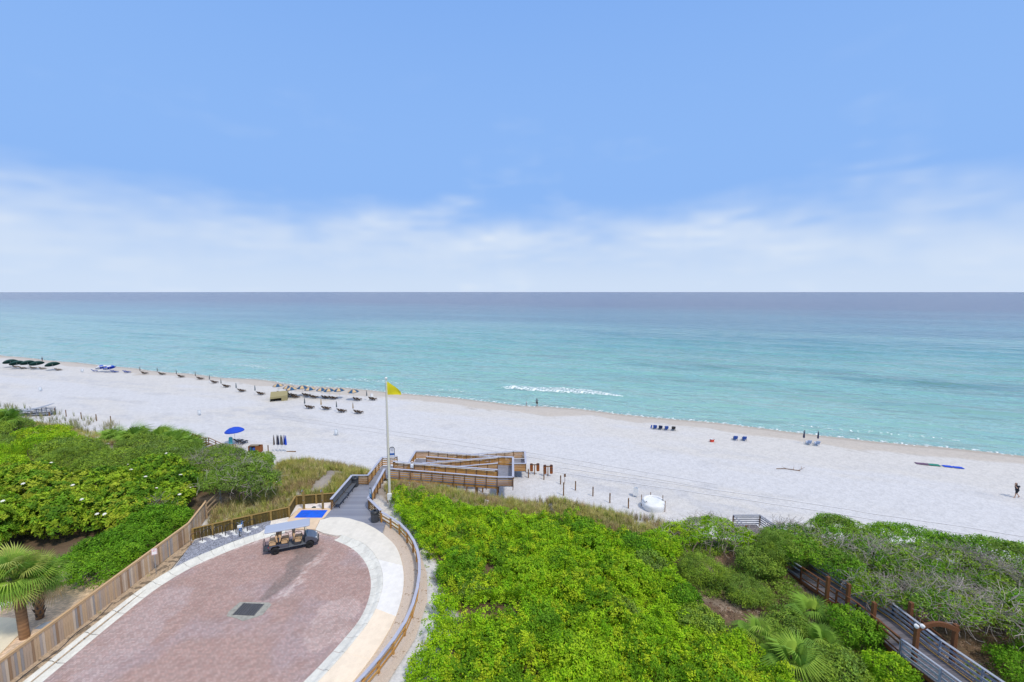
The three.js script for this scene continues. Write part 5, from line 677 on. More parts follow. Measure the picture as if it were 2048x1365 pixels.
{ // oval beach signs
  const face = (t) => std({ map: t, roughness: 0.4 }), oval = new THREE.Shape(); oval.moveTo(-0.3, 0); oval.lineTo(-0.3, 1.0); oval.absarc(0, 1.0, 0.3, Math.PI, 0, true); oval.lineTo(0.3, 0);
  const board = (o, t, h0) => { const bg = new THREE.ExtrudeGeometry(oval, { depth: 0.05, bevelEnabled: false, curveSegments: 12 }); bg.translate(0, h0, -0.025); mesh('frame', bg, M.dark, o); const sg = new THREE.ShapeGeometry(oval, 12); sg.scale(0.84, 0.9, 1); sg.translate(0, h0 + 0.05, 0); const p = sg.attributes.position, uv = sg.attributes.uv; for (let i = 0; i < p.count; i++) uv.setXY(i, p.getX(i) / 0.52 + 0.5, (p.getY(i) - h0) / 1.3); sg.translate(0, 0, 0.03); mesh('face', sg, face(t), o); for (const x of [-0.26, 0.26]) block('post', o, M.dark, [x, (h0 - 0.3) / 2, 0], [0.05, h0 + 0.3, 0.05]); };
  const t1 = canvasTex(128, 256, (k, w, h) => { k.fillStyle = '#e9e9ee'; k.fillRect(0, 0, w, h); k.strokeStyle = '#8c8c98'; k.lineWidth = 7; k.beginPath(); k.arc(w / 2, 66, 34, 0, 7); k.stroke(); k.fillStyle = '#77747f'; k.beginPath(); k.arc(w / 2, 54, 9, 0, 7); k.fill(); k.fillRect(w / 2 - 6, 62, 12, 26); k.fillStyle = '#1765b4'; k.fillRect(0, 150, w, 44); k.fillStyle = '#0c3f86'; k.beginPath(); k.arc(w / 2, 172, 16, 0, 7); k.fill(); });
  const a = thing('round_topped_sign', 'round topped white and blue beach sign at the turn onto the ramp', 'sign', [-13.95, 0.05, -50.6], 0.1); board(a, t1, 0.75);
  const t2 = canvasTex(128, 256, (k, w, h) => { k.fillStyle = '#f2f4f6'; k.fillRect(0, 0, w, h); k.fillStyle = '#2f9ac4'; k.fillRect(0, 110, w, 70); k.fillStyle = '#164a86'; k.fillRect(0, 180, w, 40); k.fillStyle = '#b9c4cc'; for (let y = 40; y < 100; y += 12) k.fillRect(26, y, 76, 4); });
  const b = thing('information_sign', 'blue and white information sign turned edge on at the near deck railing', 'sign', [-13.05, 0.05, -39.75], -0.95); board(b, t2, 0.7);
}
{ // two foot-shower posts
  for (const [x, label] of [[-19.2, 'shower post with a chrome tap at the broken concrete side of the blue mat'], [-17.45, 'shower post with a chrome tap at the deck side of the blue mat']]) { const o = thing('shower_post', label, 'shower post', [x, 0.04, -39.6], 0, 'foot shower posts'); beam('post', o, M.oliveCap, [0, -0.2, 0], [0, 1.75, 0], 0.15, 0.15); tube('shower_head', o, M.steel, [[0, 1.72, 0.07], [0, 1.9, 0.1], [0, 1.92, 0.3], [0, 1.8, 0.36]], 0.03, 10, 6); block('tap', o, M.steel, [0, 0.9, 0.09], [0.05, 0.08, 0.05]); }
  const r = thing('round_cover', 'small dark round drain cover in the sand between the shower posts', 'cover', [-18.45, 0.03, -39.95]); mesh('plate', lathe([[0.001, 0.05], [0.16, 0.05], [0.2, 0]], 16), std({ color: lin(0.06, 0.08, 0.07) }), r);
  structure('shower_sand', flat([[-20.3, -40.5], [-19.85, -38.3], [-19.78, -39.8], [-16.65, -39.8], [-16.7, -41.1]], 0.02, 3), std({ map: speck(0.90, 0.87, 0.86, 0.08, 0.06) }));
}
{ // lounge chair by the pool, cable on the verge, lamps
  const o = thing('pool_lounger', 'white strapped pool lounger behind the fan palms', 'lounger', [-31.9, 0.02, -26.8], 0.6); const st = std({ color: lin(0.68, 0.72, 0.74), roughness: 0.6 }); for (let k = 0; k < 9; k++) block('strap', o, st, [-0.6 + k * 0.14, 0.36, 0], [0.12, 0.02, 0.6]); for (let k = 0; k < 5; k++) { const s = block('strap', o, st, [0.72 + k * 0.11, 0.42 + k * 0.09, 0], [0.12, 0.02, 0.6]); s.rotation.z = 0.7; } for (const z of [-0.3, 0.3]) { tube('side_rail', o, M.white, [[-0.7, 0.34, z], [0.6, 0.34, z], [1.25, 0.86, z]], 0.02, 8, 5); for (const x of [-0.5, 0.5]) beam('leg', o, M.white, [x, 0, z], [x, 0.34, z], 0.03, 0.03); } block('towel', o, std({ color: lin(0.03, 0.06, 0.2) }), [1.1, 0.83, 0], [0.3, 0.04, 0.5]);
  whole('verge_cable', tubeGeo([[-25.45, 0.06, -20], [-25.5, 0.08, -22], [-25.38, 0.07, -23.2], [-25.6, 0.08, -24.4], [-25.5, 0.07, -25.6], [-25.75, 0.07, -27]].map((p) => V(...p)), 0.022, 40, 5), M.dark, 'black cable lying along the foot of the board fence', 'cable');
  const l = thing('spot_lamp', 'twin white floodlights on top of the arched portal post', 'lamp', [23.0, 1.05, -23.6]); for (const [x, a] of [[-0.12, 0.5], [0.22, -0.6]]) { const h = mesh('lamp_head', lathe([[0.001, 0.14], [0.07, 0.12], [0.13, 0], [0.12, 0], [0.001, 0.02]], 14), M.white, l); put(h, x, 0.14, 0.06, 1.0, a, 0); } block('junction_box', l, M.steel, [0.03, 0.05, 0], [0.12, 0.1, 0.1]);
}
// ---------------------------------------------------------------- things on the beach
srand(31);
const ORD = ['first', 'second', 'third', 'fourth', 'fifth', 'sixth', 'seventh', 'eighth', 'ninth'], near = (k) => k ? 'further from its pole' : 'nearer its pole';
const C = { brown: std({ color: lin(0.09, 0.055, 0.03) }), blue: std({ color: lin(0.03, 0.10, 0.42) }), black: M.black, pale: std({ color: lin(0.32, 0.42, 0.62) }), navy: std({ color: lin(0.012, 0.025, 0.08) }), green: std({ color: lin(0.008, 0.055, 0.045) }), royal: std({ color: lin(0.01, 0.07, 0.55) }), teal: std({ color: lin(0.02, 0.12, 0.2) }), tan: std({ color: lin(0.60, 0.42, 0.22) }), white: M.white, seaBlue: std({ color: lin(0.015, 0.09, 0.20) }), darkTan: std({ color: lin(0.24, 0.19, 0.13) }), aqua: std({ color: lin(0.10, 0.50, 0.52) }) };
const at = (x, z) => [x, ground(x, z), z], SEAWARD = Math.atan2(0.93, 0.368);                 // turn that points +x out to sea
function chair(label, group, x, z, turn, mat, frame = C.brown) { const o = thing('beach_chair', label, 'chair', at(x, z), turn, group); const s = block('seat', o, mat, [0.1, 0.3, 0], [1.0, 0.06, 0.56]); s.rotation.z = 0.06; const b = block('backrest', o, mat, [-0.62, 0.6, 0], [0.80, 0.06, 0.56]); b.rotation.z = -0.85; for (const q of [-0.27, 0.27]) { beam('leg', o, frame, [0.5, -0.05, q], [0.44, 0.3, q], 0.05, 0.05); beam('leg', o, frame, [-0.4, -0.05, q], [-0.3, 0.3, q], 0.05, 0.05); beam('arm', o, frame, [-0.55, 0.52, q * 1.15], [0.35, 0.5, q * 1.15], 0.06, 0.03); } return o; }
function foldedUmbrella(label, group, x, z, mats, h = 2.2, lean = 0) { const o = thing('folded_umbrella', label, 'umbrella', at(x, z), rnd() * 6, group); const t = new THREE.Group(); mesh('pole', lathe([[0.025, -0.3], [0.025, h]], 6), C.white, o); for (let k = 0; k < 6; k++) { const g = new THREE.ConeGeometry(0.10, h * 0.58, 5, 1); g.scale(1, 1, 0.6); g.translate(0.055, h * 0.72, 0); g.rotateY(k * Math.PI / 3); mesh('folded_panel', g, mats[k % mats.length], o); } o.rotation.z = lean; return o; }
function openUmbrella(label, group, x, z, mats, h = 2.1, r = 1.15, tilt = 0, ty = 0) {
  const o = thing('open_umbrella', label, 'umbrella', at(x, z), ty, group); mesh('pole', lathe([[0.025, -0.3], [0.025, h + 0.1]], 6), C.white, o); const c = new THREE.Group(); c.name = 'canopy'; c.position.y = h - 0.15; c.rotation.z = tilt; o.add(c);
  for (let k = 0; k < 8; k++) { const g = new THREE.SphereGeometry(r * 1.25, 3, 4, k * Math.PI / 4, Math.PI / 4, 0, 0.93); g.translate(0, -r * 1.25 * Math.cos(0.93), 0); g.scale(1, 0.85, 1); mesh('panel', g, mats[k % mats.length], c); }
  const v = new THREE.CylinderGeometry(r, r, 0.12, 16, 1, true); v.translate(0, -0.05, 0); mesh('valance', v, mats[0], c); return o;
}
const rowL = 'lounge chairs along the shore row', umbR = 'folded umbrellas along the shore row';
[[-110.8, -132.2], [-104.6, -130.9], [-95.9, -126.7], [-88.4, -123.8], [-80.6, -118.0], [-74.1, -112.7], [-66.9, -107.2], [-60.5, -104.0], [-32.6, -99.0]].forEach(([x, z], i) => {
  const last = i === 8, f = foldedUmbrella(last ? 'folded umbrella alone past the striped umbrellas toward the flagpole' : `folded dark umbrella, ${ORD[7 - i]} along the shore row from the tan shelter`, umbR, x, z, [C.darkTan, C.teal], 2.3);
  for (const k of [0, 1]) chair(last ? `brown chair past the striped umbrellas beside the lone folded umbrella, ${near(k)}` : `brown chair by the ${ORD[7 - i]} shore row umbrella from the tan shelter, ${near(k)}`, rowL, x + 1.0 + k * 0.75, z - 0.25 + k * 0.35, SEAWARD + rr(-0.1, 0.1), C.brown);
});
const sU = 'striped umbrellas clustered by the tan tent', sC = 'brown chairs under the striped umbrellas';
[[-55.7, -105.3], [-52.2, -103.2], [-50.6, -101.4], [-48.9, -103.2], [-46.3, -101.2], [-43.4, -100.8], [-41.5, -100.2], [-39.3, -100.4], [-35.6, -99.0]].forEach(([x, z], i) => { openUmbrella(i === 7 ? 'navy and tan striped umbrella with no chairs beneath it' : `navy and tan striped umbrella, ${ORD[8 - i]} in the cluster counting from the flagpole side`, sU, x, z, [C.seaBlue, C.tan], 2.1, 1.2, 0.06, rr(0, 1)); if (i !== 7) for (const k of [0, 1]) chair(`brown chair under the ${ORD[8 - i]} striped umbrella from the flagpole side, ${near(k)}`, sC, x + 0.7 + k * 0.8, z + 0.25 + k * 0.3, SEAWARD, C.brown); });
[[-42.95, -91.2], [-39.2, -90.4], [-35.3, -88.5], [-31.6, -87.4]].forEach(([x, z], i) => { foldedUmbrella(`folded ${i % 2 ? 'tan' : 'teal'} umbrella, ${ORD[3 - i]} of the short inland row from the flagpole`, 'folded umbrellas of the short inland row', x, z, i % 2 ? [C.darkTan, C.tan] : [C.teal, C.darkTan], 2.2); for (const k of [0, 1]) chair(`dark chair by the ${ORD[3 - i]} inland row umbrella from the flagpole, ${near(k)}`, 'chairs of the short inland row', x + 0.85 + k * 0.75, z + 0.1 + k * 0.3, SEAWARD, C.brown); });
[[-161.0, -142.7], [-155.8, -139.9], [-153.2, -140.6], [-148.7, -139.1], [-142.1, -137.4]].forEach(([x, z], i) => { openUmbrella(`dark green tilted umbrella, ${ORD[4 - i]} counting from the white and blue umbrella`, 'dark green umbrellas far along the shore', x, z, [C.green], 1.9, 1.75, -0.38, -0.4 + Math.PI); for (const k of [0, 1]) chair(`wooden chair by the ${ORD[4 - i]} dark green umbrella from the blue one, ${near(k)}`, 'chairs by the dark green umbrellas', x + 1.9 + k * 0.8, z + 0.3 + k * 0.3, SEAWARD, C.darkTan); });
openUmbrella('white and blue umbrella far along the shore next to blue chairs', undefined, -124.9, -135.2, [C.white, C.royal], 1.5, 1.5, -0.4, 2.7); openUmbrella('royal blue umbrella tilted beside the white and blue one', undefined, -122.0, -134.6, [C.royal, C.white, C.royal], 1.5, 1.5, -0.4, 2.7);
[[-127.0, -135.2], [-120.4, -134.2], [-119.4, -133.9], [-116.3, -133.8], [-115.4, -133.5]].forEach(([x, z], i) => chair(i < 1 ? 'blue chair left alone beside the white and blue umbrella' : 'blue lounge chair near the white and blue umbrella', 'blue chairs far along the shore', x, z, SEAWARD, C.blue));
{ // tan canvas shelter
  const o = thing('canvas_shelter', 'low tan canvas shelter with a sloping roof beside the striped umbrellas', 'tent', at(-52.6, -99.8), 0.42), cv = std({ map: speck(0.62, 0.58, 0.42, 0.05, 0.05), roughness: 0.9 });
  const g = (pts) => { const q = new THREE.BufferGeometry(); q.setAttribute('position', new THREE.Float32BufferAttribute(pts.flat(), 3)); q.computeVertexNormals(); return q; }, quad = (a, b, c, d) => [a, b, c, a, c, d];
  const h0 = 1.05, h1 = 1.75, a = 1.7, b = 2.6; mesh('roof', g([...quad([-a, h0, b], [a, h0 + 0.15, b], [a, h1, 0], [-a, h1, 0]), ...quad([-a, h1, 0], [a, h1, 0], [a, h0, -b], [-a, h0, -b])]), cv, o); mesh('side_wall', g([...quad([a, 0, b], [a, h0 + 0.15, b], [a, h1, 0], [a, 0, 0]), ...quad([a, 0, 0], [a, h1, 0], [a, h0, -b], [a, 0, -b])]), cv, o); mesh('side_wall', g([...quad([-a, 0, b], [-a, h0, b], [-a, h1, 0], [-a, 0, 0]), ...quad([-a, 0, 0], [-a, h1, 0], [-a, h0, -b], [-a, 0, -b])]), cv, o); mesh('back_wall', g(quad([-a, 0, -b], [a, 0, -b], [a, h0, -b], [-a, h0, -b])), cv, o); mesh('front_flap', g([...quad([-a, h0 - 0.4, b + 0.02], [a, h0 - 0.25, b + 0.02], [a, h0 + 0.15, b + 0.01], [-a, h0, b + 0.01]), ...quad([0.5, 0, b + 0.01], [a, 0, b + 0.01], [a, h0, b + 0.01], [0.5, h0 - 0.1, b + 0.01])]), cv, o);
}
openUmbrella('bright blue beach umbrella open near the wooden stairs', undefined, -43.1, -67.9, [C.royal], 2.2, 1.35, 0.05);
for (const k of [0, 1]) chair('dark chair under the bright blue umbrella near the stairs', 'chairs under the bright blue umbrella', -42.7 + k * 0.9, -68.3 + k * 0.35, SEAWARD, C.black);
{ const o = thing('paddle_board', 'small turquoise board propped upright under the bright blue umbrella', 'board', at(-43.6, -67.6), 0.3); const s = rounded(0.5, 1.15, 0.2), g = new THREE.ExtrudeGeometry(s, { depth: 0.05, bevelEnabled: true, bevelSize: 0.015, bevelThickness: 0.015, bevelSegments: 1 }); put(mesh('deck', g, C.aqua, o), 0, 0.55, 0, -0.15, 0, 0); block('fin', o, C.white, [0, 0.12, -0.06], [0.02, 0.12, 0.08]); }
{ // storage box and leaning boards
  const o = thing('storage_crate', 'open brown wooden storage crate with blue gear inside on the sand', 'crate', at(-37.75, -64.1), 0.05); const w = tones([[[0.45, 0.25, 0.10], [0.68, 0.42, 0.20]]])[0]; block('side_panel', o, w, [0.85, 0.48, 0], [0.04, 0.95, 0.8]); block('side_panel', o, w, [-0.85, 0.48, 0], [0.04, 0.95, 0.8]); for (let k = 0; k < 5; k++) block('front_board', o, w, [0.22 + k * 0.14, 0.5, 0.4], [0.13, 0.9, 0.03]); block('back_panel', o, w, [0, 0.48, -0.4], [1.7, 0.95, 0.03]); block('lid', o, C.darkTan, [-0.1, 0.97, -0.05], [1.2, 0.04, 0.7]); block('shelf', o, w, [0, 0.04, 0], [1.66, 0.04, 0.76]); block('blue_bag', o, C.blue, [-0.1, 0.4, 0.15], [0.35, 0.5, 0.3]); block('teal_bag', o, C.teal, [-0.6, 0.45, 0.15], [0.2, 0.6, 0.3]);
  const cols = [[C.darkTan, C.navy], [C.navy, C.darkTan], [C.navy, C.navy], [C.teal, C.darkTan], [C.darkTan, C.navy], [C.royal, C.navy], [C.royal, C.royal]], nm = ['tan tipped folded umbrella at the end of the storage rack', 'navy and tan folded umbrella second in the storage rack', 'dark navy folded umbrella in the storage rack', 'teal folded umbrella in the middle of the storage rack', 'tan and navy folded umbrella beside the royal blue ones', 'royal and navy folded umbrella in the storage rack', 'all royal blue folded umbrella closing the storage rack'];
  [-35.05, -34.65, -34.4, -34.1, -33.85, -33.6, -33.3].forEach((x, i) => foldedUmbrella(nm[i], 'folded umbrellas stored upright', x, -64.2 - (i % 2) * 0.15, cols[i], 2.6));
}
const postAt = (label, x, z, h, group, r = 0.07) => { const o = thing('sand_post', label, 'post', at(x, z), 0, group); mesh('shaft', lathe([[r, -0.4], [r, h - 0.05], [r * 0.8, h], [0.001, h]], 8), M.post, o); const b = mesh('rope_band', lathe([[r + 0.012, h - 0.25], [r + 0.012, h - 0.2]], 8), M.dark, o); return o; };
postAt('single dark post by the folded umbrella rack', -35.85, -64.0, 1.1); { const o = thing('driftwood_log', 'straight dark log lying by the folded umbrella rack', 'log', at(-32.75, -64.45)); mesh('wood', taper([-0.7, 0.06, 0], [0.75, 0.06, 0.05], 0.06, 0.08, 8), M.post, o); const p = thing('plank_log', 'thin plank lying at the foot of the dark post', 'plank', at(-35.6, -63.8), -0.4); beam('board', p, M.post, [-0.6, 0.05, 0], [0.6, 0.06, 0], 0.12, 0.05); }
[[2.1, -55.3], [4.05, -54.8], [6.0, -53.3], [6.0, -50.1], [7.6, -51.6], [9.4, -50.0], [11.0, -48.3], [12.75, -47.0]].forEach(([x, z], i) => postAt(i === 0 ? 'dark post between the ramp end and the nearer brown hanging boards' : i === 1 ? 'dark post in front of the striped brown hanging boards' : i === 3 ? 'taller dark post rooted in the sea oats' : `dark post, ${ORD[[0, 0, 4, 0, 3, 2, 1, 0][i]]} in the line counting from the white tarp`, x, z, i === 3 ? 1.6 : 1.15, 'dark posts across the sand'));
[[2.95, -56.5, 'post with two brown boards hanging beside the ramp end'], [4.65, -56.0, 'post with two striped brown boards hanging further from the ramp']].forEach(([x, z, label], i) => { const o = thing('board_stand', label, 'stand', at(x, z), 0.05, 'board stands'); const w = tones([[[0.40, 0.20, 0.06], [0.66, 0.38, 0.14]]])[0]; beam('post', o, M.post, [0, -0.3, 0], [0, 1.35, 0], 0.11, 0.11); beam('crossbar', o, M.post, [-0.6, 1.32, 0], [0.6, 1.3, 0], 0.09, 0.12); for (const s of [-0.42, 0.42]) { const bg = new THREE.ExtrudeGeometry(rounded(0.40, 1.05 + i * 0.15, 0.15), { depth: 0.05, bevelEnabled: false }); put(mesh('hanging_board', bg, w, o), s, 1.0 - i * 0.05, 0.07, -0.1, 0, 0); if (i) for (const y of [0.75, 1.05]) block('stripe', o, M.dark, [s, y, 0.16 - (y - 0.75) * 0.1], [0.38, 0.05, 0.03]); block('clip', o, M.dark, [s, 1.42, 0.08], [0.36, 0.1, 0.1]); } });
{ const o = thing('marker_sign', 'small brown marker board on a thin post in the sand', 'sign', at(6.55, -53.6)); beam('post', o, M.post, [0, -0.3, 0], [0, 1.2, 0], 0.05, 0.05); block('board', o, std({ color: lin(0.16, 0.08, 0.04) }), [0, 1.05, 0.05], [0.24, 0.38, 0.04]); }
[[-29.3, -72.8, 'white trash bag frame alone on open sand behind the flagpole'], [-113.3, -106.1, 'white bin alone on the sand below the green umbrellas'], [-60.5, -85.0, 'white bin on the sand between the palms and the tent'], [-129.7, -134.0, 'white bin beside the white and blue umbrella'], [14.4, -50.1, 'white trash bag frame near the round white tarp'], [-32.2, -101.2, 'white bin near the waterline past the striped umbrellas']].forEach(([x, z, label], i) => { const o = thing('beach_bin', label, 'bin', at(x, z), 0.3 + i, 'white beach bins'); for (const [a, b] of [[-0.3, -0.25], [0.3, -0.25], [-0.3, 0.25], [0.3, 0.25]]) beam('leg', o, C.white, [a, -0.1, b], [a * 0.8, 1.0, b * 0.5], 0.04, 0.04); const g = lathe([[0.001, 0.15], [0.24, 0.2], [0.27, 0.6], [0.25, 0.98]], 12); mesh('bag', g, std({ color: lin(0.78, 0.82, 0.86), roughness: 0.5 }), o); const s = block('side_board', o, C.white, [0.3, 0.62, 0], [0.03, 0.85, 0.5]); s.rotation.z = 0.14; });
{ // round pile under a white tarp
  const o = thing('tarp_pile', 'round pile covered by a crumpled white tarp at the grass edge', 'tarp', at(15.5, -47.1)), n = 36, m = 14, p = [], ix = []; for (let j = 0; j <= m; j++) for (let i = 0; i <= n; i++) { const t = i / n * 6.2832, v = j / m, r = (v < 0.75 ? 1.22 * Math.pow(v / 0.75, 0.6) : 1.22 + 0.06 * Math.sin((v - 0.75) * 20)) * (1 + 0.06 * (fbm(Math.cos(t) * 2 + 5, Math.sin(t) * 2 + 5, v * 3, 3) - 0.5) * 2), y = (v < 0.75 ? 0.95 - 0.2 * (v / 0.75) ** 2 : 0.75 * (1 - (v - 0.75) / 0.25)) + 0.16 * (fbm(Math.cos(t) * 3 * v + 9, Math.sin(t) * 3 * v + 9, v * 2, 3) - 0.5) * 2 * (1 - v * 0.5); p.push(Math.cos(t) * r, Math.max(-0.05, y), Math.sin(t) * r); if (i < n && j < m) { const k = j * (n + 1) + i; ix.push(k, k + 1, k + n + 1, k + 1, k + n + 2, k + n + 1); } }
  const g = new THREE.BufferGeometry(); g.setAttribute('position', new THREE.Float32BufferAttribute(p, 3)); g.setIndex(ix); g.computeVertexNormals(); mesh('tarp', g, std({ color: lin(0.78, 0.79, 0.80), roughness: 0.55 }), o); const fold = new THREE.TorusGeometry(1.0, 0.14, 6, 24, 3.6); fold.rotateX(-Math.PI / 2); put(mesh('fold', fold, std({ color: lin(0.80, 0.80, 0.79), roughness: 0.6 }), o), 0, 0.9, 0); for (const a of [0.4, 1.5, 2.6, 5.6]) beam('stake', o, M.post, [Math.cos(a) * 1.3, -0.1, -Math.sin(a) * 1.3], [Math.cos(a) * 1.3, 1.25, -Math.sin(a) * 1.3], 0.06, 0.06);
}
[[25.5, -78.0, C.blue, 'low blue folding chair with towel at the end of the row of four'], [26.4, -77.75, C.navy, 'black folding chair between the two blue ones'], [27.35, -77.45, C.blue, 'low blue folding chair between the two black ones'], [28.5, -77.2, C.black, 'black folding chair closing the row of four']].forEach(([x, z, m, label]) => chair(label, 'row of four folding chairs', x, z, SEAWARD + Math.PI * 0.02, m, M.dark));
{ const o = thing('blue_towel', 'small blue towel hung beside the row of four chairs', 'towel', at(24.7, -77.9)); beam('stick', o, M.steel, [0, -0.1, 0], [0.1, 0.7, 0], 0.02, 0.02); const s = block('cloth', o, C.blue, [0.1, 0.4, 0], [0.22, 0.6, 0.04]); s.rotation.z = -0.25; }
{ const o = thing('cooler', 'small red cooler standing alone on the sand', 'cooler', at(32.45, -70.8), 0.3), red = std({ color: lin(0.62, 0.05, 0.025), roughness: 0.4 }); put(mesh('tub', pad(0.6, 0.42, 0.4), red, o), 0, 0.21, 0); put(mesh('lid', pad(0.62, 0.08, 0.42), C.white, o), 0, 0.46, 0); tube('handle', o, M.dark, [[-0.3, 0.35, 0.22], [-0.2, 0.56, 0.22], [0.2, 0.56, 0.22], [0.3, 0.35, 0.22]], 0.015, 8, 5); }
[[36.8, -71.9, 'low blue chair nearer the red cooler of the lone pair'], [38.15, -71.7, 'low blue chair further from the red cooler of the lone pair']].forEach(([x, z, label]) => chair(label, 'lone pair of low blue chairs', x, z, SEAWARD, C.blue, M.dark));
foldedUmbrella('folded navy umbrella on the row of four side of the pale chairs', 'navy umbrellas by the pale chairs', 47.0, -70.3, [C.navy], 2.3); foldedUmbrella('folded navy umbrella on the boardwalk side of the pale chairs', 'navy umbrellas by the pale chairs', 49.0, -69.9, [C.navy], 2.3);
for (const [x, z] of [[47.6, -70.0], [48.6, -69.5]]) chair('pale blue reclining chair between the folded navy umbrellas', 'pale blue chairs', x, z, SEAWARD, C.pale, C.white);
[[58.0, -61.3, std({ color: lin(0.14, 0.08, 0.14) }), 'dark purple beach towel spread beside the green one', 1.6], [59.3, -60.9, std({ color: lin(0.02, 0.22, 0.16) }), 'green beach towel spread between the purple and blue ones', 1.3], [60.7, -60.4, C.royal, 'royal blue beach towel beside the green towel', 1.1], [61.8, -60.0, C.royal, 'royal blue beach towel at the far end of the spread row', 1.1]].forEach(([x, z, m, label, w]) => { const n = 10, p = [], ix = []; for (let i = 0; i <= n; i++) for (let j = 0; j <= 6; j++) { p.push((i / n - 0.5) * w, 0.07 + 0.05 * fbm(i * 0.7 + x, j * 0.7, 2, 2), (j / 6 - 0.5) * 0.8); if (i < n && j < 6) { const k = i * 7 + j; ix.push(k, k + 1, k + 7, k + 1, k + 8, k + 7); } } const g = new THREE.BufferGeometry(); g.setAttribute('position', new THREE.Float32BufferAttribute(p, 3)); g.setIndex(ix); g.computeVertexNormals(); const o = whole('beach_towel', g, m, label, 'towel', 'towels spread on the sand'); o.position.set(...at(x, z)); o.rotation.y = -0.3; });
{ const o = thing('driftwood_branch', 'long thin driftwood branch lying across the open sand', 'driftwood', at(37.9, -58.7)); tube('stem', o, M.post, [[-1.9, 0.05, -0.3], [-0.8, 0.08, -0.25], [0.1, 0.07, 0.1], [0.9, 0.06, 0.45]], 0.045, 16, 6); for (const [a, b] of [[[0.7, 0.06, 0.3], [2.1, 0.2, -0.4]], [[1.3, 0.1, 0.0], [1.7, 0.3, -0.6]], [[-0.6, 0.08, -0.2], [-1.0, 0.25, -0.6]], [[0.2, 0.07, 0.1], [0.5, 0.3, -0.4]]]) mesh('twig', taper(a, b, 0.03, 0.012, 5), M.post, o); }
{ // stair rail down from the palms, far walkover
  const o = thing('beach_stairs', 'brown wooden beach stairs with a zigzag railing below the palm cluster', 'stairs', at(-44.2, -64.2)); const w = { wood: [M.post, M.brown], cap: M.post, n: 2, bh: 0.08, every: 1.4, capW: 0.12, h: 1.0 };
  railing(o, [-3.2, 1.1, -0.6], [-0.9, 0.55, -0.1], w); railing(o, [-0.9, 0.55, -0.1], [-0.3, 0.8, 0.2], { ...w, first: false }); railing(o, [-0.3, 0.8, 0.2], [2.2, 0.05, 0.9], { ...w, first: false }); railing(o, [2.6, 0, 0.7], [4.0, -0.05, 0.8], w); for (let k = 0; k < 8; k++) block('tread', o, M.post, [-3 + k * 0.72, 0.95 - k * 0.13, -0.9 + k * 0.22], [0.6, 0.05, 1.2], -0.25);
  const f = thing('far_walkover', 'grey wooden dune walkover far along the dune with a pale roof panel', 'walkover', [-92.5, ground(-92.5, -82.8) - 0.7, -82.8], 0.37); for (let k = 0; k < 10; k++) block('plank', f, M.weather[1], [-7 + k * 1.2, 0.8, 0], [1.18, 0.06, 1.6]); railing(f, [-7.6, 0.8, 0.8], [4.6, 0.8, 0.8], { wood: M.weather, post: M.weather[1], cap: M.weather[0], n: 3, every: 2 }); railing(f, [-7.6, 0.8, -0.8], [4.6, 0.8, -0.8], { wood: M.weather, post: M.weather[1], cap: M.weather[0], n: 3, every: 2 }); for (const x of [-7, -3, 1, 4.4]) block('pile', f, M.post, [x, 0.2, 0.8], [0.2, 1.8, 0.2]); const rp = block('roof_panel', f, M.weather[0], [2.2, 1.9, 0], [4.4, 0.08, 2.6]); rp.rotation.z = 0.25; for (const x of [0.4, 4.0]) block('roof_post', f, M.weather[1], [x, 1.4, 0.8], [0.12, 1.4, 0.12]);
  [[-88, -84.6], [-84.5, -83.2], [-80, -81.5], [-76.2, -80.4], [-72.4, -79.1]].forEach(([x, z], i) => postAt(`dark post on the tufted far dune, ${ORD[i]} from the grey walkover`, x, z, 1.3, 'posts on the far dune'));
}
{ // breaking wave and foam on the water
  const strip = (name, a0, a1, off, w0, w1, cover, sd) => { const n = 120, m = 8, p = [], uv = [], ix = []; for (let i = 0; i <= n; i++) for (let j = 0; j <= m; j++) { const a = lerp(a0, a1, i / n), q = off + (j / m) * lerp(w0, w1, Math.sin(Math.PI * i / n)) + 0.6 * (fbm(a * 0.25, sd, 1, 3) - 0.5) * 2, s = shoreOf(a) + q, [x, z] = fromAS(a, s); p.push(x, waveAt(a, s) + 0.03, z); uv.push(a / 6, q / 6); if (i < n && j < m) { const k = i * (m + 1) + j; ix.push(k, k + 1, k + m + 1, k + 1, k + m + 2, k + m + 1); } } const g = new THREE.BufferGeometry(); g.setAttribute('position', new THREE.Float32BufferAttribute(p, 3)); g.setAttribute('uv', new THREE.Float32BufferAttribute(uv, 2)); g.setIndex(ix); g.computeVertexNormals(); const t = tex(256, (u, v) => { const k = fbm(u * 14, v * 14, 3, 4, 14, 14), r = Math.abs(fbm(u * 9, v * 9, 8, 3, 9, 9) - 0.5) * 2; const al = k * 0.6 + (1 - r) * 0.5 > 1.02 - cover * 0.5 ? 1 : 0; return [0.93, 0.95, 0.95, al]; }); const o = mesh(numbered(name), g, std({ map: t, alphaTest: 0.5, roughness: 0.8 })); o.userData = { kind: 'stuff', label: 'white sea foam', category: 'foam' }; return o; };
  const L = (o, t) => { o.userData.label = t; };
  L(strip('wave_foam', -45, -14, 14, 0.8, 7, 0.66, 3), 'white foam of the small breaking wave'); L(strip('wave_foam', 18, 44, 5, 0.3, 1.6, 0.4, 12), 'thin broken foam line in the shallows past the row of four chairs'); L(strip('wave_foam', -62, -50, 6, 0.3, 1.8, 0.45, 14), 'short foam line in the shallows behind the flag'); L(strip('wave_foam', -150, -125, 16, 0.5, 3, 0.5, 5), 'thin foam of a distant breaking wave'); L(strip('wave_foam', -98, -72, 9, 0.5, 3.2, 0.45, 7), 'light foam of the wave before the striped umbrellas'); L(strip('swash_foam', -260, 110, -0.5, 0.7, 1.5, 0.5, 9), 'thin white swash line along the whole shore');
}
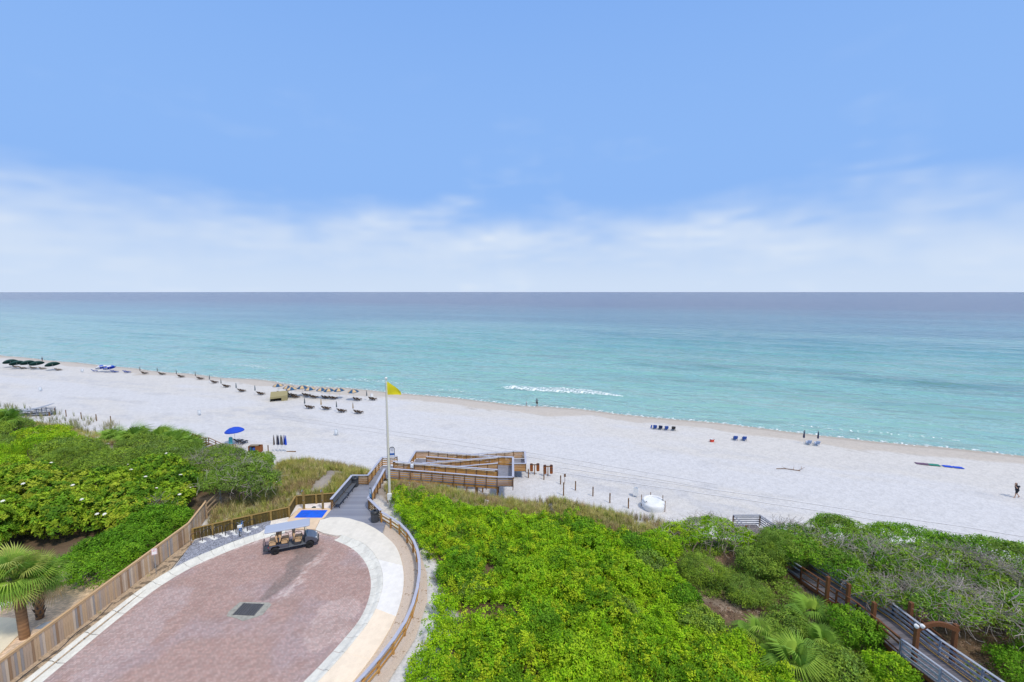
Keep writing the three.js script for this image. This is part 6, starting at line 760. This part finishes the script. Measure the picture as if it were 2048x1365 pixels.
// ---------------------------------------------------------------- people: one continuous skin each, clothes and hair as their parts
function field(bones, lo, hi, res, k = 0.03) {
  const mc = new MarchingCubes(res, new THREE.MeshBasicMaterial(), false, false, 60000); mc.isolation = 0; const S = Math.max(hi[0] - lo[0], hi[1] - lo[1], hi[2] - lo[2]) * 0.5 * 1.08, c = [0, 1, 2].map((i) => (lo[i] + hi[i]) / 2), h = res / 2;
  let i = 0; for (let z = 0; z < res; z++) for (let y = 0; y < res; y++) for (let x = 0; x < res; x++, i++) { const p = [(x - h) / h * S + c[0], (y - h) / h * S + c[1], (z - h) / h * S + c[2]]; let d = 9; for (const [a, b, r0, r1, sz] of bones) { const ab = [b[0] - a[0], b[1] - a[1], b[2] - a[2]], ap = [p[0] - a[0], p[1] - a[1], p[2] - a[2]], L = ab[0] * ab[0] + ab[1] * ab[1] + ab[2] * ab[2] || 1e-9, t = clamp((ap[0] * ab[0] + ap[1] * ab[1] + ap[2] * ab[2]) / L); const q = Math.hypot(ap[0] - ab[0] * t, ap[1] - ab[1] * t, (ap[2] - ab[2] * t) * (sz || 1)) - (r0 + (r1 - r0) * t); const m = Math.max(k - Math.abs(d - q), 0) / k; d = Math.min(d, q) - m * m * k * 0.25; } mc.field[i] = -d; }
  mc.update(); const n = mc.count, g = new THREE.BufferGeometry(), P = new Float32Array(n * 3), N = new Float32Array(n * 3); for (let j = 0; j < n; j++) for (let q = 0; q < 3; q++) { P[j * 3 + q] = mc.positionArray[j * 3 + q] * S + c[q]; N[j * 3 + q] = mc.normalArray[j * 3 + q]; } g.setAttribute('position', new THREE.BufferAttribute(P, 3)); g.setAttribute('normal', new THREE.BufferAttribute(N, 3)); return g;
}
const skin = std({ color: lin(0.50, 0.30, 0.20), roughness: 0.6 });
const box3 = (bones, e = 0.02) => { const lo = [9, 9, 9], hi = [-9, -9, -9]; for (const [a, b, r0, r1] of bones) for (const p of [a, b]) for (let i = 0; i < 3; i++) { lo[i] = Math.min(lo[i], p[i] - Math.max(r0, r1) - e); hi[i] = Math.max(hi[i], p[i] + Math.max(r0, r1) + e); } return [lo, hi]; };
function hand(w, dir, side) {                                            // palm and five fingers hanging along dir from the wrist w
  const d = V(...dir).normalize(), s = V(side, 0, 0.2).cross(d).normalize(), n = d.clone().cross(s), at3 = (l, a, b) => V(...w).addScaledVector(d, l).addScaledVector(s, a).addScaledVector(n, b).toArray(), B = [[at3(0, 0, 0), at3(0.08, 0, 0), 0.026, 0.03]];
  [[-0.028, 0.066], [-0.009, 0.078], [0.010, 0.072], [0.028, 0.056]].forEach(([a, l]) => { B.push([at3(0.08, a, 0), at3(0.08 + l * 0.55, a, 0.006), 0.010, 0.009], [at3(0.08 + l * 0.55, a, 0.006), at3(0.08 + l, a * 0.95, 0.026), 0.009, 0.008]); }); B.push([at3(0.02, -0.025, 0), at3(0.06, -0.055, 0.012), 0.012, 0.010], [at3(0.06, -0.055, 0.012), at3(0.092, -0.06, 0.024), 0.010, 0.008]); return B;
}
function person(label, [x, y, z], turn, h, J, wear, hair, sizes = {}) {
  const o = thing('person', label, 'person', [x, y, z], turn), s = h / 1.75, sc = (p) => [p[0] * s, p[1] * s, p[2] * s], q = (...n) => n.map((k) => sc(J[k]));
  const B = []; const bone = (a, b, r0, r1, sz) => B.push([sc(J[a]), sc(J[b]), r0 * s, r1 * s, sz]);
  bone('pelvis', 'chest', 0.125, 0.15); bone('chest', 'neck', 0.14, 0.06); bone('neck', 'head', 0.055, 0.06);
  for (const e of ['L', 'R']) { bone('chest', 'sh' + e, 0.09, 0.06); bone('sh' + e, 'el' + e, 0.055, 0.042); bone('el' + e, 'wr' + e, 0.042, 0.028); bone('pelvis', 'hip' + e, 0.11, 0.095); bone('hip' + e, 'kn' + e, 0.09, 0.058); bone('kn' + e, 'an' + e, 0.056, 0.038); bone('an' + e, 'to' + e, 0.04, 0.03); }
  const parts = [field(B, ...box3(B), 56, 0.05)];
  const H = J.head, hb = [[[H[0], H[1] + 0.02, H[2]], [H[0], H[1] + 0.10, H[2]], 0.082, 0.098], [[H[0] + 0.02, H[1] - 0.03, H[2]], [H[0] + 0.045, H[1] + 0.0, H[2]], 0.058, 0.06], [[H[0] + 0.09, H[1] + 0.06, H[2]], [H[0] + 0.108, H[1] + 0.03, H[2]], 0.012, 0.016], [[H[0] + 0.085, H[1] - 0.01, H[2] - 0.02], [H[0] + 0.085, H[1] - 0.01, H[2] + 0.02], 0.012, 0.012], [[H[0], H[1] + 0.06, H[2] - 0.095], [H[0], H[1] + 0.03, H[2] - 0.095], 0.015, 0.011], [[H[0], H[1] + 0.06, H[2] + 0.095], [H[0], H[1] + 0.03, H[2] + 0.095], 0.015, 0.011]].map(([a, b, r0, r1]) => [sc(a), sc(b), r0 * s, r1 * s]);
  parts.push(field(hb, ...box3(hb), 40, 0.02));
  for (const e of ['L', 'R']) { const w = J['wr' + e], el = J['el' + e], hb2 = hand(w, [w[0] - el[0], w[1] - el[1], w[2] - el[2]], e === 'L' ? 1 : -1).map(([a, b, r0, r1]) => [sc(a), sc(b), r0 * s, r1 * s]); parts.push(field(hb2, ...box3(hb2, 0.01), 40, 0.006)); }
  mesh('body', mergeGeometries(parts), skin, o);
  for (const z2 of [-0.034, 0.034]) { const e = mesh('eye', new THREE.SphereGeometry(0.013 * s, 8, 6), M.black, o); e.position.set((H[0] + 0.088) * s, (H[1] + 0.065) * s, (H[2] + z2) * s); }
  for (const [name, mat, bones] of wear) { const W = bones.map(([a, b, r0, r1, t0 = 0, t1 = 1]) => { const A = V(...sc(J[a])), Bq = V(...sc(J[b])); return [A.clone().lerp(Bq, t0).toArray(), A.clone().lerp(Bq, t1).toArray(), r0 * s, r1 * s]; }); mesh(name, field(W, ...box3(W), 48, 0.05), mat, o); }
  const hm = hair.map(([dx, dy, dz, r, sy]) => { const g = new THREE.SphereGeometry(r * s, 14, 10); g.scale(1, sy || 1, 1); g.translate((H[0] + dx) * s, (H[1] + dy) * s, (H[2] + dz) * s); return g; }); mesh(sizes.hat ? 'cap' : 'hair', mergeGeometries(hm), sizes.hairMat || std({ color: lin(0.02, 0.013, 0.009), roughness: 0.9 }), o);
  return o;
}
const stand = (o = {}) => ({ pelvis: [0, 0.98, 0], chest: [0, 1.28, 0], neck: [0, 1.46, 0], head: [0.02, 1.58, 0], shL: [0, 1.40, -0.18], shR: [0, 1.40, 0.18], elL: [-0.04, 1.12, -0.24], elR: [-0.04, 1.12, 0.24], wrL: [0.04, 0.88, -0.25], wrR: [0.04, 0.88, 0.25], hipL: [0, 0.92, -0.09], hipR: [0, 0.92, 0.09], knL: [0.03, 0.5, -0.1], knR: [0.03, 0.5, 0.1], anL: [0, 0.07, -0.1], anR: [0, 0.07, 0.1], toL: [0.15, 0.03, -0.11], toR: [0.15, 0.03, 0.11], ...o });
const shirt = (r = 0.02) => [['pelvis', 'chest', 0.135 + r, 0.16 + r], ['chest', 'neck', 0.15 + r, 0.08], ['chest', 'shL', 0.1 + r, 0.075 + r], ['chest', 'shR', 0.1 + r, 0.075 + r], ['shL', 'elL', 0.07 + r, 0.065 + r, 0, 0.6], ['shR', 'elR', 0.07 + r, 0.065 + r, 0, 0.6]];
const shorts = (t = 0.75) => [['pelvis', 'chest', 0.15, 0.14, 0, 0.2], ['pelvis', 'hipL', 0.13, 0.115], ['pelvis', 'hipR', 0.13, 0.115], ['hipL', 'knL', 0.112, 0.095, 0, t], ['hipR', 'knR', 0.112, 0.095, 0, t]];
const cloth = (r, g, b) => std({ color: lin(r, g, b), roughness: 0.9 });
{
  const walk = stand({ chest: [0.06, 1.27, 0], neck: [0.1, 1.44, 0], head: [0.16, 1.55, 0.02], knL: [0.16, 0.52, -0.1], anL: [0.22, 0.07, -0.1], toL: [0.37, 0.03, -0.11], knR: [-0.06, 0.5, 0.1], anR: [-0.34, 0.12, 0.1], toR: [-0.22, 0.03, 0.11], elL: [0.22, 1.22, -0.26], wrL: [0.30, 1.40, -0.12], elR: [-0.14, 1.14, 0.27], wrR: [-0.26, 0.92, 0.32] });
  const p = at(59.1, -50.4); person('person in black shirt and shorts striding over the sand with sandals in one hand', p, Math.PI * 0.93, 1.8, walk, [['shirt', cloth(0.012, 0.016, 0.03), shirt()], ['shorts', cloth(0.015, 0.018, 0.022), shorts()]], [[-0.015, 0.085, 0, 0.108, 1], [-0.05, 0.03, 0, 0.09, 1]]);
  const sd = thing('sandals', 'dark sandals dangling from the hand of the person in black', 'sandals', [59.1 + 0.30, p[1] + 0.80, -50.4 - 0.42], 0.5); for (const k of [0, 1]) { const g = pad(0.28, 0.03, 0.1, 0.05); put(mesh('sandal', g, M.black, sd), 0, k * 0.05, 0, 0.3, k * 0.3, -0.5); }
}
{ const J = stand({ anL: [0.1, 0.07, -0.1], toL: [0.25, 0.03, -0.1], knL: [0.1, 0.5, -0.1], anR: [-0.14, 0.09, 0.1], toR: [0, 0.03, 0.1] });
  person('person in pale cap and white shirt walking down the switchback ramp', [-10.95, -0.12, -47.4], 0.1, 1.72, J, [['shirt', cloth(0.76, 0.78, 0.82), [...shirt(0.025), ['shL', 'elL', 0.08, 0.07], ['shR', 'elR', 0.08, 0.07]]], ['shorts', cloth(0.02, 0.022, 0.03), shorts(0.8)]], [[0, 0.11, 0, 0.108, 0.72], [0.09, 0.10, 0, 0.07, 0.25]], { hat: true, hairMat: cloth(0.72, 0.66, 0.62) });
  const J2 = stand({ elR: [0.1, 1.16, 0.24], wrR: [0.3, 1.2, 0.2], knL: [0.1, 0.5, -0.1], anL: [0.12, 0.07, -0.1], toL: [0.26, 0.03, -0.1] });
  person('person in dark shorts and patterned top standing at the waterline', at(5.5, -96.9), 1.2, 1.74, J2, [['top', cloth(0.20, 0.24, 0.26), shirt(0.01)], ['shorts', cloth(0.015, 0.015, 0.02), shorts(0.6)]], [[-0.02, 0.08, 0, 0.11, 1], [-0.07, -0.02, 0, 0.08, 1.6]]);
  person('small child in white top beside the adult at the waterline', at(3.2, -97.3), 0.4, 1.1, stand(), [['top', cloth(0.75, 0.76, 0.78), shirt(0.02)], ['shorts', cloth(0.35, 0.4, 0.5), shorts(0.5)]], [[-0.01, 0.08, 0, 0.112, 1]]);
  const w = at(-165.3, -156.6); person('distant person in dark clothes wading near the green umbrellas', [w[0], w[1], w[2]], 1, 1.75, stand(), [['shirt', cloth(0.02, 0.03, 0.09), shirt(0.02)], ['shorts', cloth(0.02, 0.025, 0.06), shorts()]], [[-0.01, 0.085, 0, 0.11, 1]]);
}
renderer.render(scene, camera);
